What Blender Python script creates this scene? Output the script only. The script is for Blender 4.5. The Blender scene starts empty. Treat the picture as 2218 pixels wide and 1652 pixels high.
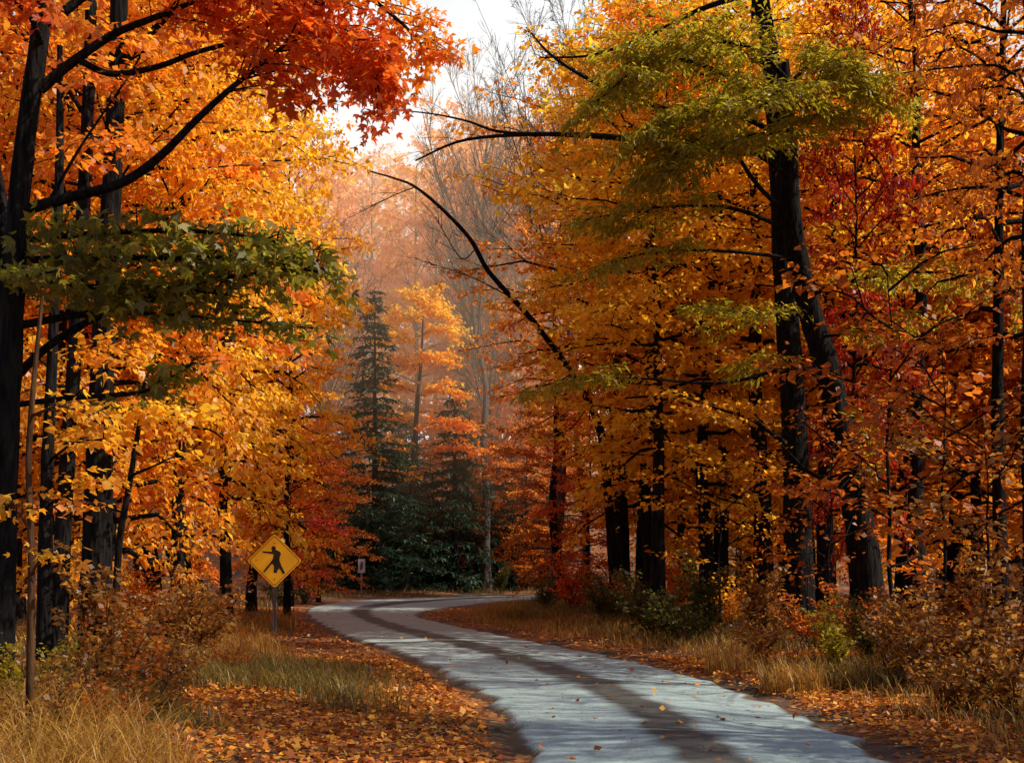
import bpy, math, random
import numpy as np
from mathutils import Vector, kdtree

rng = np.random.default_rng(7)
random.seed(7)
scene = bpy.context.scene
col = scene.collection
CAM_H = 1.4
F = 2465.0           # focal length in pixels of the 2218-wide study print
CX, HY = 1109.0, 1235.0

def P(px, py, d):
    return np.array([(px - CX) / F * d, d, CAM_H - (py - HY) / F * d])

def base_x(px, d):
    return (px - CX) / F * d

# ------------------------------------------------------------------ materials
def new_mat(name):
    m = bpy.data.materials.new(name)
    m.use_nodes = True
    nt = m.node_tree
    for n in list(nt.nodes):
        nt.nodes.remove(n)
    out = nt.nodes.new('ShaderNodeOutputMaterial')
    return m, nt, out

def leaf_mat(name, a, b, c, trans=0.68, boost=1.28):
    """a..b..c: leaf colours mixed per leaf by the mesh attribute tint.r, shaded by tint.g"""
    m, nt, out = new_mat(name)
    at = nt.nodes.new('ShaderNodeAttribute'); at.attribute_name = 'tint'
    sep = nt.nodes.new('ShaderNodeSeparateColor')
    nt.links.new(at.outputs['Color'], sep.inputs[0])
    ramp = nt.nodes.new('ShaderNodeValToRGB')
    e = ramp.color_ramp.elements
    e[0].position = 0.08; e[0].color = (*a, 1)
    e[1].position = 0.95; e[1].color = (*c, 1)
    mid = ramp.color_ramp.elements.new(0.5); mid.color = (*b, 1)
    nt.links.new(sep.outputs[0], ramp.inputs[0])
    mul = nt.nodes.new('ShaderNodeVectorMath'); mul.operation = 'SCALE'
    nt.links.new(ramp.outputs[0], mul.inputs[0])
    nt.links.new(sep.outputs[1], mul.inputs['Scale'])
    di = nt.nodes.new('ShaderNodeBsdfDiffuse')
    nt.links.new(mul.outputs[0], di.inputs[0])
    mul2 = nt.nodes.new('ShaderNodeVectorMath'); mul2.operation = 'SCALE'
    nt.links.new(mul.outputs[0], mul2.inputs[0]); mul2.inputs['Scale'].default_value = boost
    tr = nt.nodes.new('ShaderNodeBsdfTranslucent')
    nt.links.new(mul2.outputs[0], tr.inputs[0])
    mx = nt.nodes.new('ShaderNodeMixShader'); mx.inputs[0].default_value = trans
    nt.links.new(di.outputs[0], mx.inputs[1]); nt.links.new(tr.outputs[0], mx.inputs[2])
    gl = nt.nodes.new('ShaderNodeBsdfGlossy'); gl.inputs['Roughness'].default_value = 0.45
    gl.inputs[0].default_value = (0.9, 0.9, 0.9, 1)
    mx2 = nt.nodes.new('ShaderNodeMixShader'); mx2.inputs[0].default_value = 0.03
    nt.links.new(mx.outputs[0], mx2.inputs[1]); nt.links.new(gl.outputs[0], mx2.inputs[2])
    nt.links.new(mx2.outputs[0], out.inputs[0])
    return m

LEAF = {
    'gold':    leaf_mat('leaves gold', (0.92, 0.43, 0.018), (0.95, 0.55, 0.03), (0.96, 0.68, 0.08)),
    'amber':   leaf_mat('leaves amber', (0.86, 0.33, 0.018), (0.92, 0.43, 0.022), (0.94, 0.54, 0.04)),
    'orange':  leaf_mat('leaves orange', (0.78, 0.20, 0.016), (0.87, 0.29, 0.02), (0.92, 0.40, 0.035)),
    'ember':   leaf_mat('leaves ember', (0.52, 0.065, 0.010), (0.68, 0.12, 0.012), (0.84, 0.23, 0.016)),
    'rust':    leaf_mat('leaves rust', (0.42, 0.10, 0.012), (0.56, 0.15, 0.014), (0.70, 0.24, 0.02)),
    'scarlet': leaf_mat('leaves scarlet', (0.30, 0.014, 0.006), (0.46, 0.026, 0.008), (0.60, 0.09, 0.012)),
    'hazy_peach':   leaf_mat('leaves haze-pale orange', (0.82, 0.31, 0.08), (0.90, 0.42, 0.12), (0.94, 0.54, 0.20)),  # leaf colour paled to stand in for bright haze on far trees
    'olive':   leaf_mat('leaves olive', (0.28, 0.235, 0.016), (0.42, 0.335, 0.02), (0.60, 0.45, 0.03)),
    'green':   leaf_mat('leaves green', (0.13, 0.135, 0.014), (0.23, 0.21, 0.02), (0.46, 0.37, 0.03)),
    'shrub':   leaf_mat('leaves shrub green', (0.06, 0.075, 0.015), (0.10, 0.105, 0.02), (0.19, 0.15, 0.025)),
    'yelgreen': leaf_mat('leaves yellow green', (0.22, 0.17, 0.015), (0.40, 0.30, 0.02), (0.62, 0.44, 0.03)),
    'brown':   leaf_mat('leaves brown', (0.20, 0.075, 0.018), (0.34, 0.14, 0.025), (0.60, 0.32, 0.05)),
    'needle':  leaf_mat('needles dark green', (0.020, 0.045, 0.028), (0.030, 0.062, 0.034), (0.055, 0.085, 0.035), trans=0.25),
    'grass':   leaf_mat('dry grass', (0.24, 0.115, 0.022), (0.50, 0.26, 0.045), (0.80, 0.50, 0.12), trans=0.45),
    'grassg':  leaf_mat('olive grass', (0.095, 0.078, 0.014), (0.18, 0.135, 0.024), (0.42, 0.26, 0.06), trans=0.45),
    'litter':  leaf_mat('fallen leaves', (0.28, 0.065, 0.02), (0.80, 0.23, 0.03), (0.95, 0.48, 0.07), trans=0.2, boost=1.0),
}

def bark_mat(name, c1, c2, bump=0.5):
    m, nt, out = new_mat(name)
    tc = nt.nodes.new('ShaderNodeTexCoord')
    mp = nt.nodes.new('ShaderNodeMapping'); mp.inputs['Scale'].default_value = (9, 9, 1.6)
    nt.links.new(tc.outputs['Object'], mp.inputs[0])
    nz = nt.nodes.new('ShaderNodeTexNoise'); nz.inputs['Scale'].default_value = 2.2
    nz.inputs['Detail'].default_value = 7
    nt.links.new(mp.outputs[0], nz.inputs[0])
    rp = nt.nodes.new('ShaderNodeValToRGB')
    rp.color_ramp.elements[0].position = 0.35; rp.color_ramp.elements[0].color = (*c1, 1)
    rp.color_ramp.elements[1].position = 0.68; rp.color_ramp.elements[1].color = (*c2, 1)
    nt.links.new(nz.outputs[0], rp.inputs[0])
    bs = nt.nodes.new('ShaderNodeBsdfPrincipled')
    bs.inputs['Roughness'].default_value = 0.9
    bs.inputs['Specular IOR Level'].default_value = 0.06
    nt.links.new(rp.outputs[0], bs.inputs['Base Color'])
    bp = nt.nodes.new('ShaderNodeBump'); bp.inputs['Strength'].default_value = bump
    bp.inputs['Distance'].default_value = 0.09
    nt.links.new(nz.outputs[0], bp.inputs['Height'])
    nt.links.new(bp.outputs[0], bs.inputs['Normal'])
    nt.links.new(bs.outputs[0], out.inputs[0])
    return m

BARK = {
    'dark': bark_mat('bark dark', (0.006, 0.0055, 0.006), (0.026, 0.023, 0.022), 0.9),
    'brown': bark_mat('bark brown', (0.045, 0.022, 0.011), (0.12, 0.062, 0.030)),
    'grey': bark_mat('bark grey', (0.055, 0.048, 0.045), (0.15, 0.13, 0.12)),
}

def plain(name, c, rough=0.5, metal=0.0, noise=0.0):
    m, nt, out = new_mat(name)
    bs = nt.nodes.new('ShaderNodeBsdfPrincipled')
    bs.inputs['Base Color'].default_value = (*c, 1)
    bs.inputs['Roughness'].default_value = rough
    bs.inputs['Metallic'].default_value = metal
    if noise:
        nz = nt.nodes.new('ShaderNodeTexNoise'); nz.inputs['Scale'].default_value = 14
        nz.inputs['Detail'].default_value = 6
        tc = nt.nodes.new('ShaderNodeTexCoord'); nt.links.new(tc.outputs['Object'], nz.inputs[0])
        rp = nt.nodes.new('ShaderNodeValToRGB')
        rp.color_ramp.elements[0].position = 0.3
        rp.color_ramp.elements[0].color = (*[x * (1 - noise) for x in c], 1)
        rp.color_ramp.elements[1].position = 0.7
        rp.color_ramp.elements[1].color = (*[min(1, x * (1 + noise * .5)) for x in c], 1)
        nt.links.new(nz.outputs[0], rp.inputs[0]); nt.links.new(rp.outputs[0], bs.inputs['Base Color'])
    nt.links.new(bs.outputs[0], out.inputs[0])
    return m

# ------------------------------------------------------------------ mesh helpers
def quad_mesh(name, V, Q, mat, tint=None, smooth=False):
    V = np.asarray(V, dtype=np.float32); Q = np.asarray(Q, dtype=np.int32)
    me = bpy.data.meshes.new(name)
    me.vertices.add(len(V)); me.vertices.foreach_set('co', V.ravel())
    me.loops.add(Q.size); me.loops.foreach_set('vertex_index', Q.ravel())
    me.polygons.add(len(Q))
    me.polygons.foreach_set('loop_start', np.arange(0, Q.size, 4, dtype=np.int32))
    if smooth:
        me.polygons.foreach_set('use_smooth', np.ones(len(Q), dtype=bool))
    if tint is not None:
        at = me.attributes.new('tint', 'FLOAT_COLOR', 'POINT')
        t4 = np.ones((len(V), 4), dtype=np.float32); t4[:, :2] = tint
        at.data.foreach_set('color', t4.ravel())
    me.update(calc_edges=True)
    if mat is not None:
        me.materials.append(mat)
    return me

def link(name, data, parent=None, mat=None):
    o = bpy.data.objects.new(name, data); col.objects.link(o)
    if parent is not None:
        o.parent = parent
    if mat is not None and data is not None:
        o.material_slots[0].link = 'OBJECT'; o.material_slots[0].material = mat
    return o

def thing(name, label, cat, loc=(0, 0, 0), rz=0.0, group=None, scale=1.0):
    o = bpy.data.objects.new(name, None); col.objects.link(o)
    o.empty_display_size = 0.3
    o.location = loc; o.rotation_euler = (0, 0, rz); o.scale = (scale,) * 3
    o['label'] = label; o['category'] = cat
    if group: o['group'] = group
    return o

class Tubes:
    def __init__(s): s.V = []; s.Q = []; s.n = 0
    def add(s, path, radii, sides=6, wob=0.0):
        p = np.asarray(path, float); r = np.asarray(radii, float); n = len(p)
        t = np.gradient(p, axis=0); t /= np.linalg.norm(t, axis=1)[:, None] + 1e-9
        ref = np.array([0.31, 0.95, 0.05]) if abs(t[0][1]) < 0.8 else np.array([1.0, 0.1, 0.0])
        u = np.cross(t, ref); u /= np.linalg.norm(u, axis=1)[:, None] + 1e-9
        v = np.cross(t, u)
        a = np.linspace(0, 2 * np.pi, sides, endpoint=False)
        rr = r[:, None, None] * np.ones((1, sides, 1))
        if wob:
            rr = rr * (1 + wob * rng.standard_normal((n, sides, 1)))
        ring = p[:, None, :] + rr * (np.cos(a)[None, :, None] * u[:, None, :] + np.sin(a)[None, :, None] * v[:, None, :])
        s.V.append(ring.reshape(-1, 3))
        i = np.arange(n - 1)[:, None] * sides; j = np.arange(sides)[None, :]; k = (j + 1) % sides
        q = np.stack([i + j, i + k, i + sides + k, i + sides + j], -1).reshape(-1, 4) + s.n
        s.Q.append(q); s.n += n * sides
    def mesh(s, name, mat):
        return quad_mesh(name, np.concatenate(s.V), np.concatenate(s.Q), mat, smooth=True)

def unit(a):
    return a / (np.linalg.norm(a, axis=-1, keepdims=True) + 1e-9)

def catmull(pts, n):
    p = np.asarray(pts, float); m = len(p)
    q = np.vstack([2 * p[0] - p[1], p, 2 * p[-1] - p[-2]])
    out = []
    for t in np.linspace(0, m - 1, n):
        i = min(int(t), m - 2); f = t - i
        a, b, c, d = q[i], q[i + 1], q[i + 2], q[i + 3]
        out.append(0.5 * (2 * b + (c - a) * f + (2 * a - 5 * b + 4 * c - d) * f ** 2 + (3 * b - a - 3 * c + d) * f ** 3))
    return np.array(out)

def leaf_mesh(name, C, A, N, L, W, tint, mat, lobes=1):
    """C centres (leaf stalk), A leaf direction, N leaf normal, arrays; L, W lengths per leaf"""
    n = len(C)
    A = unit(A); B = unit(np.cross(N, A)); N2 = np.cross(A, B)
    L = np.broadcast_to(L, (n,))[:, None]; W = np.broadcast_to(W, (n,))[:, None]
    Vs, Ts = [], []
    def kite(a, b, l, w, fold):
        return np.stack([C, C + a * l * .42 + b * w * .5 + N2 * fold * l, C + a * l, C + a * l * .42 - b * w * .5 + N2 * fold * l], 1)
    if lobes == 1:
        K = [kite(A, B, L, W, .10)]
    else:
        cs, sn = math.cos(.95), math.sin(.95)
        K = [kite(A, B, L, W * .62, .04),
             kite(A * cs + B * sn, B * cs - A * sn, L * .78, W * .5, .06),
             kite(A * cs - B * sn, B * cs + A * sn, L * .78, W * .5, .06)]
    V = np.concatenate([k.reshape(-1, 3) for k in K])
    T = np.concatenate([np.repeat(tint, 4, axis=0) for _ in K])
    Q = np.arange(len(V)).reshape(-1, 4)
    return quad_mesh(name, V, Q, mat, tint=T)

def leaves_on(P0, P1, per_m, L, spread=0.16, droop=0.35, tilt=0.5, wr=0.72, r=None):
    """scatter leaves along twigs P0->P1; returns C, A, N, L, W, tint"""
    r = r or rng
    P0 = np.asarray(P0); P1 = np.asarray(P1)
    D = P1 - P0; ln = np.linalg.norm(D, axis=1)
    cnt = np.maximum(1, r.poisson(ln * per_m))
    idx = np.repeat(np.arange(len(P0)), cnt); n = len(idx)
    t = r.random(n) ** 0.85
    d = unit(D)[idx]
    side = np.cross(d, [0, 0, 1.0]); side = unit(side + 1e-4)
    sg = r.choice([-1.0, 1.0], n)[:, None]
    C = P0[idx] + D[idx] * t[:, None] + side * sg * (spread * r.random(n)[:, None]) + r.standard_normal((n, 3)) * spread * np.array([.35, .35, .3])
    A = d * .5 + side * sg * (.3 + .8 * r.random(n)[:, None]) + r.standard_normal((n, 3)) * .35
    A[:, 2] -= droop * (0.4 + 1.2 * r.random(n))
    N = np.array([0, 0, 1.0]) + r.standard_normal((n, 3)) * tilt
    Ls = L * (0.65 + 0.7 * r.random(n)) * (0.75 + .55 * r.random(len(P0)))[idx]; Ws = Ls * wr * (0.8 + 0.4 * r.random(n))
    cl = r.random(len(P0))[idx]                       # twig-wise colour clumps
    tint = np.stack([np.clip(0.5 * cl + 0.5 * r.random(n), 0, 1), 0.72 + 0.42 * r.random(n)], 1)
    return C, A, N, Ls, Ws, tint

def twigs_along(path, s0, n, l0, l1, r=None, rise=0.05, ang=(0.5, 1.15)):
    """secondary twigs leaving a limb sideways, flat sprays; returns P0, P1"""
    r = r or rng
    path = np.asarray(path); m = len(path)
    s = s0 + (1 - s0) * (np.arange(n) + r.random(n)) / n
    f = s * (m - 1); i = np.minimum(f.astype(int), m - 2); fr = (f - i)[:, None]
    p = path[i] * (1 - fr) + path[i + 1] * fr
    d = unit(path[i + 1] - path[i])
    sg = np.where(np.arange(n) % 2 == 0, 1.0, -1.0)
    th = sg * (ang[0] + (ang[1] - ang[0]) * r.random(n))
    c, sn = np.cos(th), np.sin(th)
    dh = np.stack([d[:, 0] * c - d[:, 1] * sn, d[:, 0] * sn + d[:, 1] * c, d[:, 2] * .6 + rise + .18 * r.standard_normal(n)], 1)
    dh = unit(dh)
    l = (l0 + (l1 - l0) * r.random(n)) * (1 - .45 * (s - s0) / (1 - s0 + 1e-6))
    return p, p + dh * l[:, None], s

def sub_twigs(P0, P1, per_m, l0, l1, r=None):
    r = r or rng
    D = P1 - P0; ln = np.linalg.norm(D, axis=1)
    cnt = np.maximum(1, (ln * per_m).astype(int))
    idx = np.repeat(np.arange(len(P0)), cnt); n = len(idx)
    t = .25 + .75 * r.random(n)
    d = unit(D)[idx]
    th = r.choice([-1, 1], n) * (.5 + .6 * r.random(n))
    c, s = np.cos(th), np.sin(th)
    dh = unit(np.stack([d[:, 0] * c - d[:, 1] * s, d[:, 0] * s + d[:, 1] * c, d[:, 2] - .12 + .2 * r.standard_normal(n)], 1))
    p = P0[idx] + D[idx] * t[:, None]
    return p, p + dh * (l0 + (l1 - l0) * r.random(n))[:, None]

# ------------------------------------------------------------------ tree prototypes (mesh data shared by copies)
def make_broadleaf(seed, H, cb, R, nb, leaf=0.15, per_m=16, trunk_r=0.17, rise=(0.1, 0.9), droop=0.25, prof='round', lobes=1, lean=0.03):
    r = np.random.default_rng(seed)
    n = 12; z = np.linspace(-0.4, H, n)
    wob = np.cumsum(r.standard_normal((n, 2)) * lean * H / n * 1.6, axis=0); wob[:2] = 0
    tp = np.column_stack([wob, z])
    tr = trunk_r * (1 - 0.88 * np.clip(z / H, 0, 1)) ; tr[0] *= 1.5; tr[1] *= 1.15
    T = Tubes(); T.add(catmull(tp, 26), np.interp(np.linspace(0, n - 1, 26), np.arange(n), tr), 9, .04)
    P0s, P1s = [], []
    for i in range(nb):
        f = (i + r.random() * .8) / nb
        zb = cb + (H - cb) * f ** 0.95
        if prof == 'round': k = math.sin(math.pi * (0.18 + 0.80 * f)) ** 0.8
        elif prof == 'cone': k = 1.05 - 0.92 * f
        else: k = 0.55 + 0.45 * math.sin(math.pi * f)
        Lb = R * k * (0.65 + 0.55 * r.random()) + 0.3
        az = i * 2.39996 + r.random() * .9
        base = np.array([np.interp(zb, z, tp[:, 0]), np.interp(zb, z, tp[:, 1]), zb])
        up = rise[0] + (rise[1] - rise[0]) * f + .12 * r.standard_normal()
        s = np.linspace(0, 1, 6)
        hor = np.array([math.cos(az), math.sin(az)])
        sidev = np.array([-hor[1], hor[0]])
        curl = .25 * r.standard_normal()
        pts = np.column_stack([base[0] + Lb * (s * hor[0] + curl * s ** 2 * sidev[0]), base[1] + Lb * (s * hor[1] + curl * s ** 2 * sidev[1]),
                               base[2] + Lb * (up * s - droop * s ** 2.2)])
        pts[1:-1] += r.standard_normal((4, 3)) * .05 * Lb * .5
        r0 = max(0.012, 0.42 * np.interp(zb, z, tr) * (0.6 + .4 * k))
        T.add(pts, r0 * (1 - .85 * s) + .004, 4)
        a, b, _ = twigs_along(pts, .18, int(3 + Lb * 3.2), .35 * Lb * .5 + .3, .35 * Lb + .45, r)
        for p, q in zip(a[::2], b[::2]):
            T.add([p, (p + q) / 2 + [0, 0, .03], q], [.011, .008, .003], 3)
        c, d = sub_twigs(a, b, 2.6, .25, .55, r)
        P0s += [a, c, pts[-2:-1]]; P1s += [b, d, pts[-1:]]
    lv = leaves_on(np.concatenate(P0s), np.concatenate(P1s), per_m, leaf, r=r)
    crown = leaf_mesh('crown', lv[0], lv[1], lv[2], lv[3], lv[4], lv[5], LEAF['orange'], lobes)
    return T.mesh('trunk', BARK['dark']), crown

def make_conifer(seed, H, R, cb=0.8, leaf=0.26):
    r = np.random.default_rng(seed)
    T = Tubes(); z = np.linspace(-.3, H, 8)
    T.add(np.column_stack([0 * z, 0 * z, z]), .18 * (1.02 - z / H).clip(.06, 1.1), 7)
    P0, P1 = [], []
    zz = cb
    while zz < H - .15:
        f = (zz - cb) / (H - cb)
        for k in range(6):
            az = r.random() * 6.283; Lb = (R * (1 - f) ** .85 + .12) * (.6 + .55 * r.random())
            hor = np.array([math.cos(az), math.sin(az), 0])
            s = np.linspace(0, 1, 5)[:, None]
            pts = np.array([0, 0, zz]) + hor * Lb * s + np.array([0, 0, 1.0]) * Lb * (.12 * s - .42 * s ** 2 + .12 * s ** 4)
            T.add(pts, [.025, .02, .015, .01, .004], 3)
            a, b, _ = twigs_along(pts, .12, int(3 + Lb * 4), .15 * Lb + .12, .32 * Lb + .2, r, rise=-.15)
            P0 += [a, pts[:-1]]; P1 += [b, pts[1:]]
        zz += .34 + .1 * r.random()
    lv = leaves_on(np.concatenate(P0), np.concatenate(P1), 13, leaf, spread=.05, droop=.3, tilt=.4, wr=.26, r=r)
    return T.mesh('trunk', BARK['dark']), leaf_mesh('crown', *lv, LEAF['needle'])

def make_bare(seed, H, cb, spread=.55, trunk_r=.24, nb=26):
    """leafless tree: trunk mesh and a crown mesh of fine ascending branches"""
    r = np.random.default_rng(seed)
    T = Tubes(); n = 10; z = np.linspace(-.4, H * .93, n)
    wob = np.cumsum(r.standard_normal((n, 2)) * .012 * H, axis=0); wob[:2] = 0
    tp = np.column_stack([wob, z]); tr = trunk_r * (1 - .9 * np.clip(z / H, 0, 1)); tr[0] *= 1.4
    T.add(catmull(tp, 24), np.interp(np.linspace(0, n - 1, 24), np.arange(n), tr), 8, .03)
    C = Tubes()
    def grow(p, d, L, rad, lev):
        s = np.linspace(0, 1, 5)
        d = d / np.linalg.norm(d)
        bend = r.standard_normal(3) * .18 + np.array([0, 0, .22])
        pts = p + (d * s[:, None] + bend * (s ** 2)[:, None]) * L
        C.add(pts, rad * (1 - .8 * s) + .0058, 4 if lev == 0 else 3)
        if lev >= 3: return
        for k in range([9, 6, 4][lev]):
            f = .2 + .8 * r.random(); i = min(int(f * 4), 3)
            q = pts[i] * (1 - (f * 4 - i)) + pts[i + 1] * (f * 4 - i)
            dd = (pts[i + 1] - pts[i]); dd = dd / np.linalg.norm(dd) + r.standard_normal(3) * .55
            grow(q, dd, L * (.32 + .22 * r.random()) * (1.15 - .5 * f), rad * .42 * (1.1 - .5 * f), lev + 1)
    for i in range(nb):
        f = (i + r.random()) / nb; zb = cb + (H * .93 - cb) * f
        az = i * 2.4 + r.random()
        base = np.array([np.interp(zb, z, tp[:, 0]), np.interp(zb, z, tp[:, 1]), zb])
        el = .75 + .45 * r.random()
        d = np.array([math.cos(az) * math.cos(el), math.sin(az) * math.cos(el), math.sin(el)])
        grow(base, d, H * spread * .5 * (1.1 - .6 * f) * (.6 + .6 * r.random()), max(.02, .5 * np.interp(zb, z, tr)), 0)
    return T.mesh('trunk', BARK['grey']), C.mesh('crown', BARK['grey'])

def make_shrub(seed, H, R, stems=9, leaf=.075, per_m=22, lobes=1):
    r = np.random.default_rng(seed)
    T = Tubes(); P0, P1 = [], []
    for i in range(stems):
        az = r.random() * 6.283; rad = R * (.25 + .75 * r.random()); h = H * (.42 + .85 * r.random() ** 1.6) * (1.05 - .25 * rad / R)
        s = np.linspace(0, 1, 6)[:, None]
        hor = np.array([math.cos(az), math.sin(az), 0])
        p = np.array([r.normal() * .06, r.normal() * .06, -.15]) + hor * rad * s ** 1.4 + np.array([0, 0, 1.0]) * (h + .15) * (s * 1.25 - .25 * s ** 2)
        p[1:-1] += r.standard_normal((4, 3)) * .03
        T.add(p, np.linspace(.016, .004, 6), 4)
        a, b, _ = twigs_along(p, .22, int(6 + h * 6), .14 * H + .08, .3 * H + .12, r, rise=.25)
        for u, v in zip(a[::2], b[::2]): T.add([u, (u + v) / 2, v], [.006, .005, .002], 3)
        c, d = sub_twigs(a, b, 4, .1, .25, r)
        P0 += [a, c]; P1 += [b, d]
    lv = leaves_on(np.concatenate(P0), np.concatenate(P1), per_m, leaf, spread=.06, droop=.2, tilt=.8, r=r)
    return T.mesh('stem', BARK['brown']), leaf_mesh('foliage', *lv, LEAF['shrub'], lobes)

def make_sapling(seed, H, R, nb=12, leaf=.11, per_m=14, trunk_r=.03, cb=.8, lean=.04, lobes=1):
    return make_broadleaf(seed, H, cb, R, nb, leaf, per_m, trunk_r, (.5, .9), .35, 'flat', lobes, lean)

PROTO = {
    'round1': make_broadleaf(11, 15, 2.2, 3.6, 60, .150, 15, .20),
    'round2': make_broadleaf(12, 15, 3.0, 3.2, 56, .145, 15, .18, lean=.05),
    'low1':   make_broadleaf(13, 12, 1.0, 3.2, 58, .130, 17, .15, (0.0, .8), .3),
    'low2':   make_broadleaf(14, 12, 1.3, 2.8, 54, .130, 17, .14, (0.05, .8), .35, 'flat'),
    'mid1':   make_broadleaf(24, 13, 3.6, 2.7, 62, .125, 19, .15, (0.05, .8), .3),
    'mid2':   make_broadleaf(25, 13, 2.2, 2.6, 60, .125, 19, .15, (0.0, .8), .35, 'flat'),
    'high1':  make_broadleaf(15, 17, 6.0, 3.4, 48, .150, 8, .24, lean=.025),
    'high2':  make_broadleaf(16, 17, 7.0, 3.0, 44, .150, 8, .20, lean=.04),
    'cone1':  make_broadleaf(17, 13, 1.6, 2.6, 60, .130, 15, .15, (0.0, .5), .2, 'cone'),
    'far1':   make_broadleaf(18, 18, 3.0, 4.2, 46, .26, 7, .24),
    'far2':   make_broadleaf(19, 18, 4.0, 3.6, 44, .26, 7, .22, prof='flat'),
    'spruce1': make_conifer(21, 16, 2.5),
    'spruce2': make_conifer(22, 8, 2.2, .3),
    'bare1':  make_bare(31, 26, 12),
    'bare2':  make_bare(32, 24, 8, .6, .2, 30),
    'shrub1': make_shrub(41, 1.2, .9, 12),
    'shrub2': make_shrub(42, 1.4, .8, 11, .080, 19),
    'shrub3': make_shrub(43, .9, .7, 11, .06, 22),
    'sap1':   make_sapling(51, 4.2, 1.0),
    'sap2':   make_sapling(52, 3.2, 1.1, 10, .10),
}

# ------------------------------------------------------------------ road and ground
road_l = [(.3, -14), (.16, 0), (.06, 8.27), (-.16, 11.5), (-1.03, 15.9), (-2.31, 20.5), (-3.67, 24.5), (-5.2, 30.3), (-7.0, 38.3), (-7.9, 46), (-7.2, 54), (-4.0, 59.5), (.8, 64), (12, 70), (34, 77)]
road_r = [(3.0, -14), (2.85, 0), (2.87, 8.27), (2.78, 12.3), (2.06, 17), (.49, 22.4), (-1.0, 27.6), (-2.6, 33.6), (-3.0, 37.2), (-2.75, 39.6), (-1.9, 44.5), (.4, 54), (4, 58.5), (14, 64), (36, 71)]
NR = 220
RL = catmull(road_l, NR); RR = catmull(road_r, NR)
rw = np.cumsum(rng.standard_normal(NR)) * .02; rw -= np.linspace(rw[0], rw[-1], NR)
RLw = RL + (RL - RR) / np.linalg.norm(RL - RR, axis=1)[:, None] * (.05 * np.sin(np.arange(NR) * 1.7) + .04 * rng.standard_normal(NR))[:, None]
RRw = RR + (RR - RL) / np.linalg.norm(RL - RR, axis=1)[:, None] * (.05 * np.sin(np.arange(NR) * 1.3) + .04 * rng.standard_normal(NR))[:, None]
kd = kdtree.KDTree(NR * 13)
k = 0
for i in range(NR):
    for j in range(13):
        q = RL[i] + (RR[i] - RL[i]) * (j / 12)
        kd.insert((q[0], q[1], 0), k); k += 1
kd.balance()

def road_dist(x, y):
    return max(0.0, kd.find((x, y, 0))[2] - .14)

def sstep(a, b, x):
    t = min(1, max(0, (x - a) / (b - a))); return t * t * (3 - 2 * t)

def ground_z(x, y, d=None):
    d = road_dist(x, y) if d is None else d
    if d <= 0: return -.05
    w = .5 * math.sin(x * .7 + 1.3 * math.sin(y * .31)) * math.cos(y * .43) + .3 * math.sin(x * 1.9 + y * 1.1)
    z = -.05 + .06 * sstep(0, .25, d) + .20 * sstep(.3, 5, d) + .012 * max(0, d - 4) + .07 * w * sstep(.5, 4, d)
    z += 15.0 * sstep(70, 130, y)
    return z

RS = 31
road_V, road_Q = [], []
for i in range(NR):
    for j in range(RS):
        t = j / (RS - 1)
        q = RLw[i] + (RRw[i] - RLw[i]) * t
        crown = .03 * (1 - (2 * t - 1) ** 2) - .012 * (math.exp(-((t - .25) / .1) ** 2) + math.exp(-((t - .77) / .1) ** 2))
        road_V.append((q[0], q[1], crown + (-.05 if j in (0, RS - 1) else 0)))
for i in range(NR - 1):
    for j in range(RS - 1):
        road_Q.append((i * RS + j, i * RS + j + 1, (i + 1) * RS + j + 1, (i + 1) * RS + j))
m, nt, out = new_mat('road surface')
N = nt.nodes.new; Lk = nt.links.new
at = N('ShaderNodeAttribute'); at.attribute_name = 'across'
geo = N('ShaderNodeNewGeometry')
nz = N('ShaderNodeTexNoise'); nz.inputs['Scale'].default_value = .9; nz.inputs['Detail'].default_value = 6
nf = N('ShaderNodeTexNoise'); nf.inputs['Scale'].default_value = 38; nf.inputs['Detail'].default_value = 8; nf.inputs['Roughness'].default_value = .7
vo = N('ShaderNodeTexVoronoi'); vo.inputs['Scale'].default_value = 60
for t in (nz, nf, vo): Lk(geo.outputs['Position'], t.inputs['Vector'])
ad = N('ShaderNodeMath'); ad.operation = 'MULTIPLY_ADD'; ad.inputs[1].default_value = .10; ad.inputs[2].default_value = -.05
Lk(nz.outputs[0], ad.inputs[0])
ad2 = N('ShaderNodeMath'); Lk(at.outputs['Fac'], ad2.inputs[0]); Lk(ad.outputs[0], ad2.inputs[1])
ad3 = N('ShaderNodeMath'); ad3.operation = 'MULTIPLY_ADD'; ad3.inputs[1].default_value = .05; Lk(nf.outputs[0], ad3.inputs[0]); Lk(ad2.outputs[0], ad3.inputs[2])
rp = N('ShaderNodeValToRGB')
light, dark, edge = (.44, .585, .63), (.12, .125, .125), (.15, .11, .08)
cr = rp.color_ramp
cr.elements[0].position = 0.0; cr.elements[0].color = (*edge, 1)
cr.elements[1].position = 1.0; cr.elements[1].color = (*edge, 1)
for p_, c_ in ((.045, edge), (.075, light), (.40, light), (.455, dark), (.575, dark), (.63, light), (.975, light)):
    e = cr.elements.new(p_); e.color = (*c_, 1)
Lk(ad3.outputs[0], rp.inputs[0])
mxc = N('ShaderNodeMix'); mxc.data_type = 'RGBA'; mxc.blend_type = 'MULTIPLY'; mxc.inputs[0].default_value = 1
rp2 = N('ShaderNodeValToRGB'); rp2.color_ramp.elements[0].position = .3; rp2.color_ramp.elements[0].color = (.66, .64, .62, 1)
rp2.color_ramp.elements[1].position = .68; rp2.color_ramp.elements[1].color = (1.12, 1.1, 1.08, 1)
Lk(nf.outputs[0], rp2.inputs[0])
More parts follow.
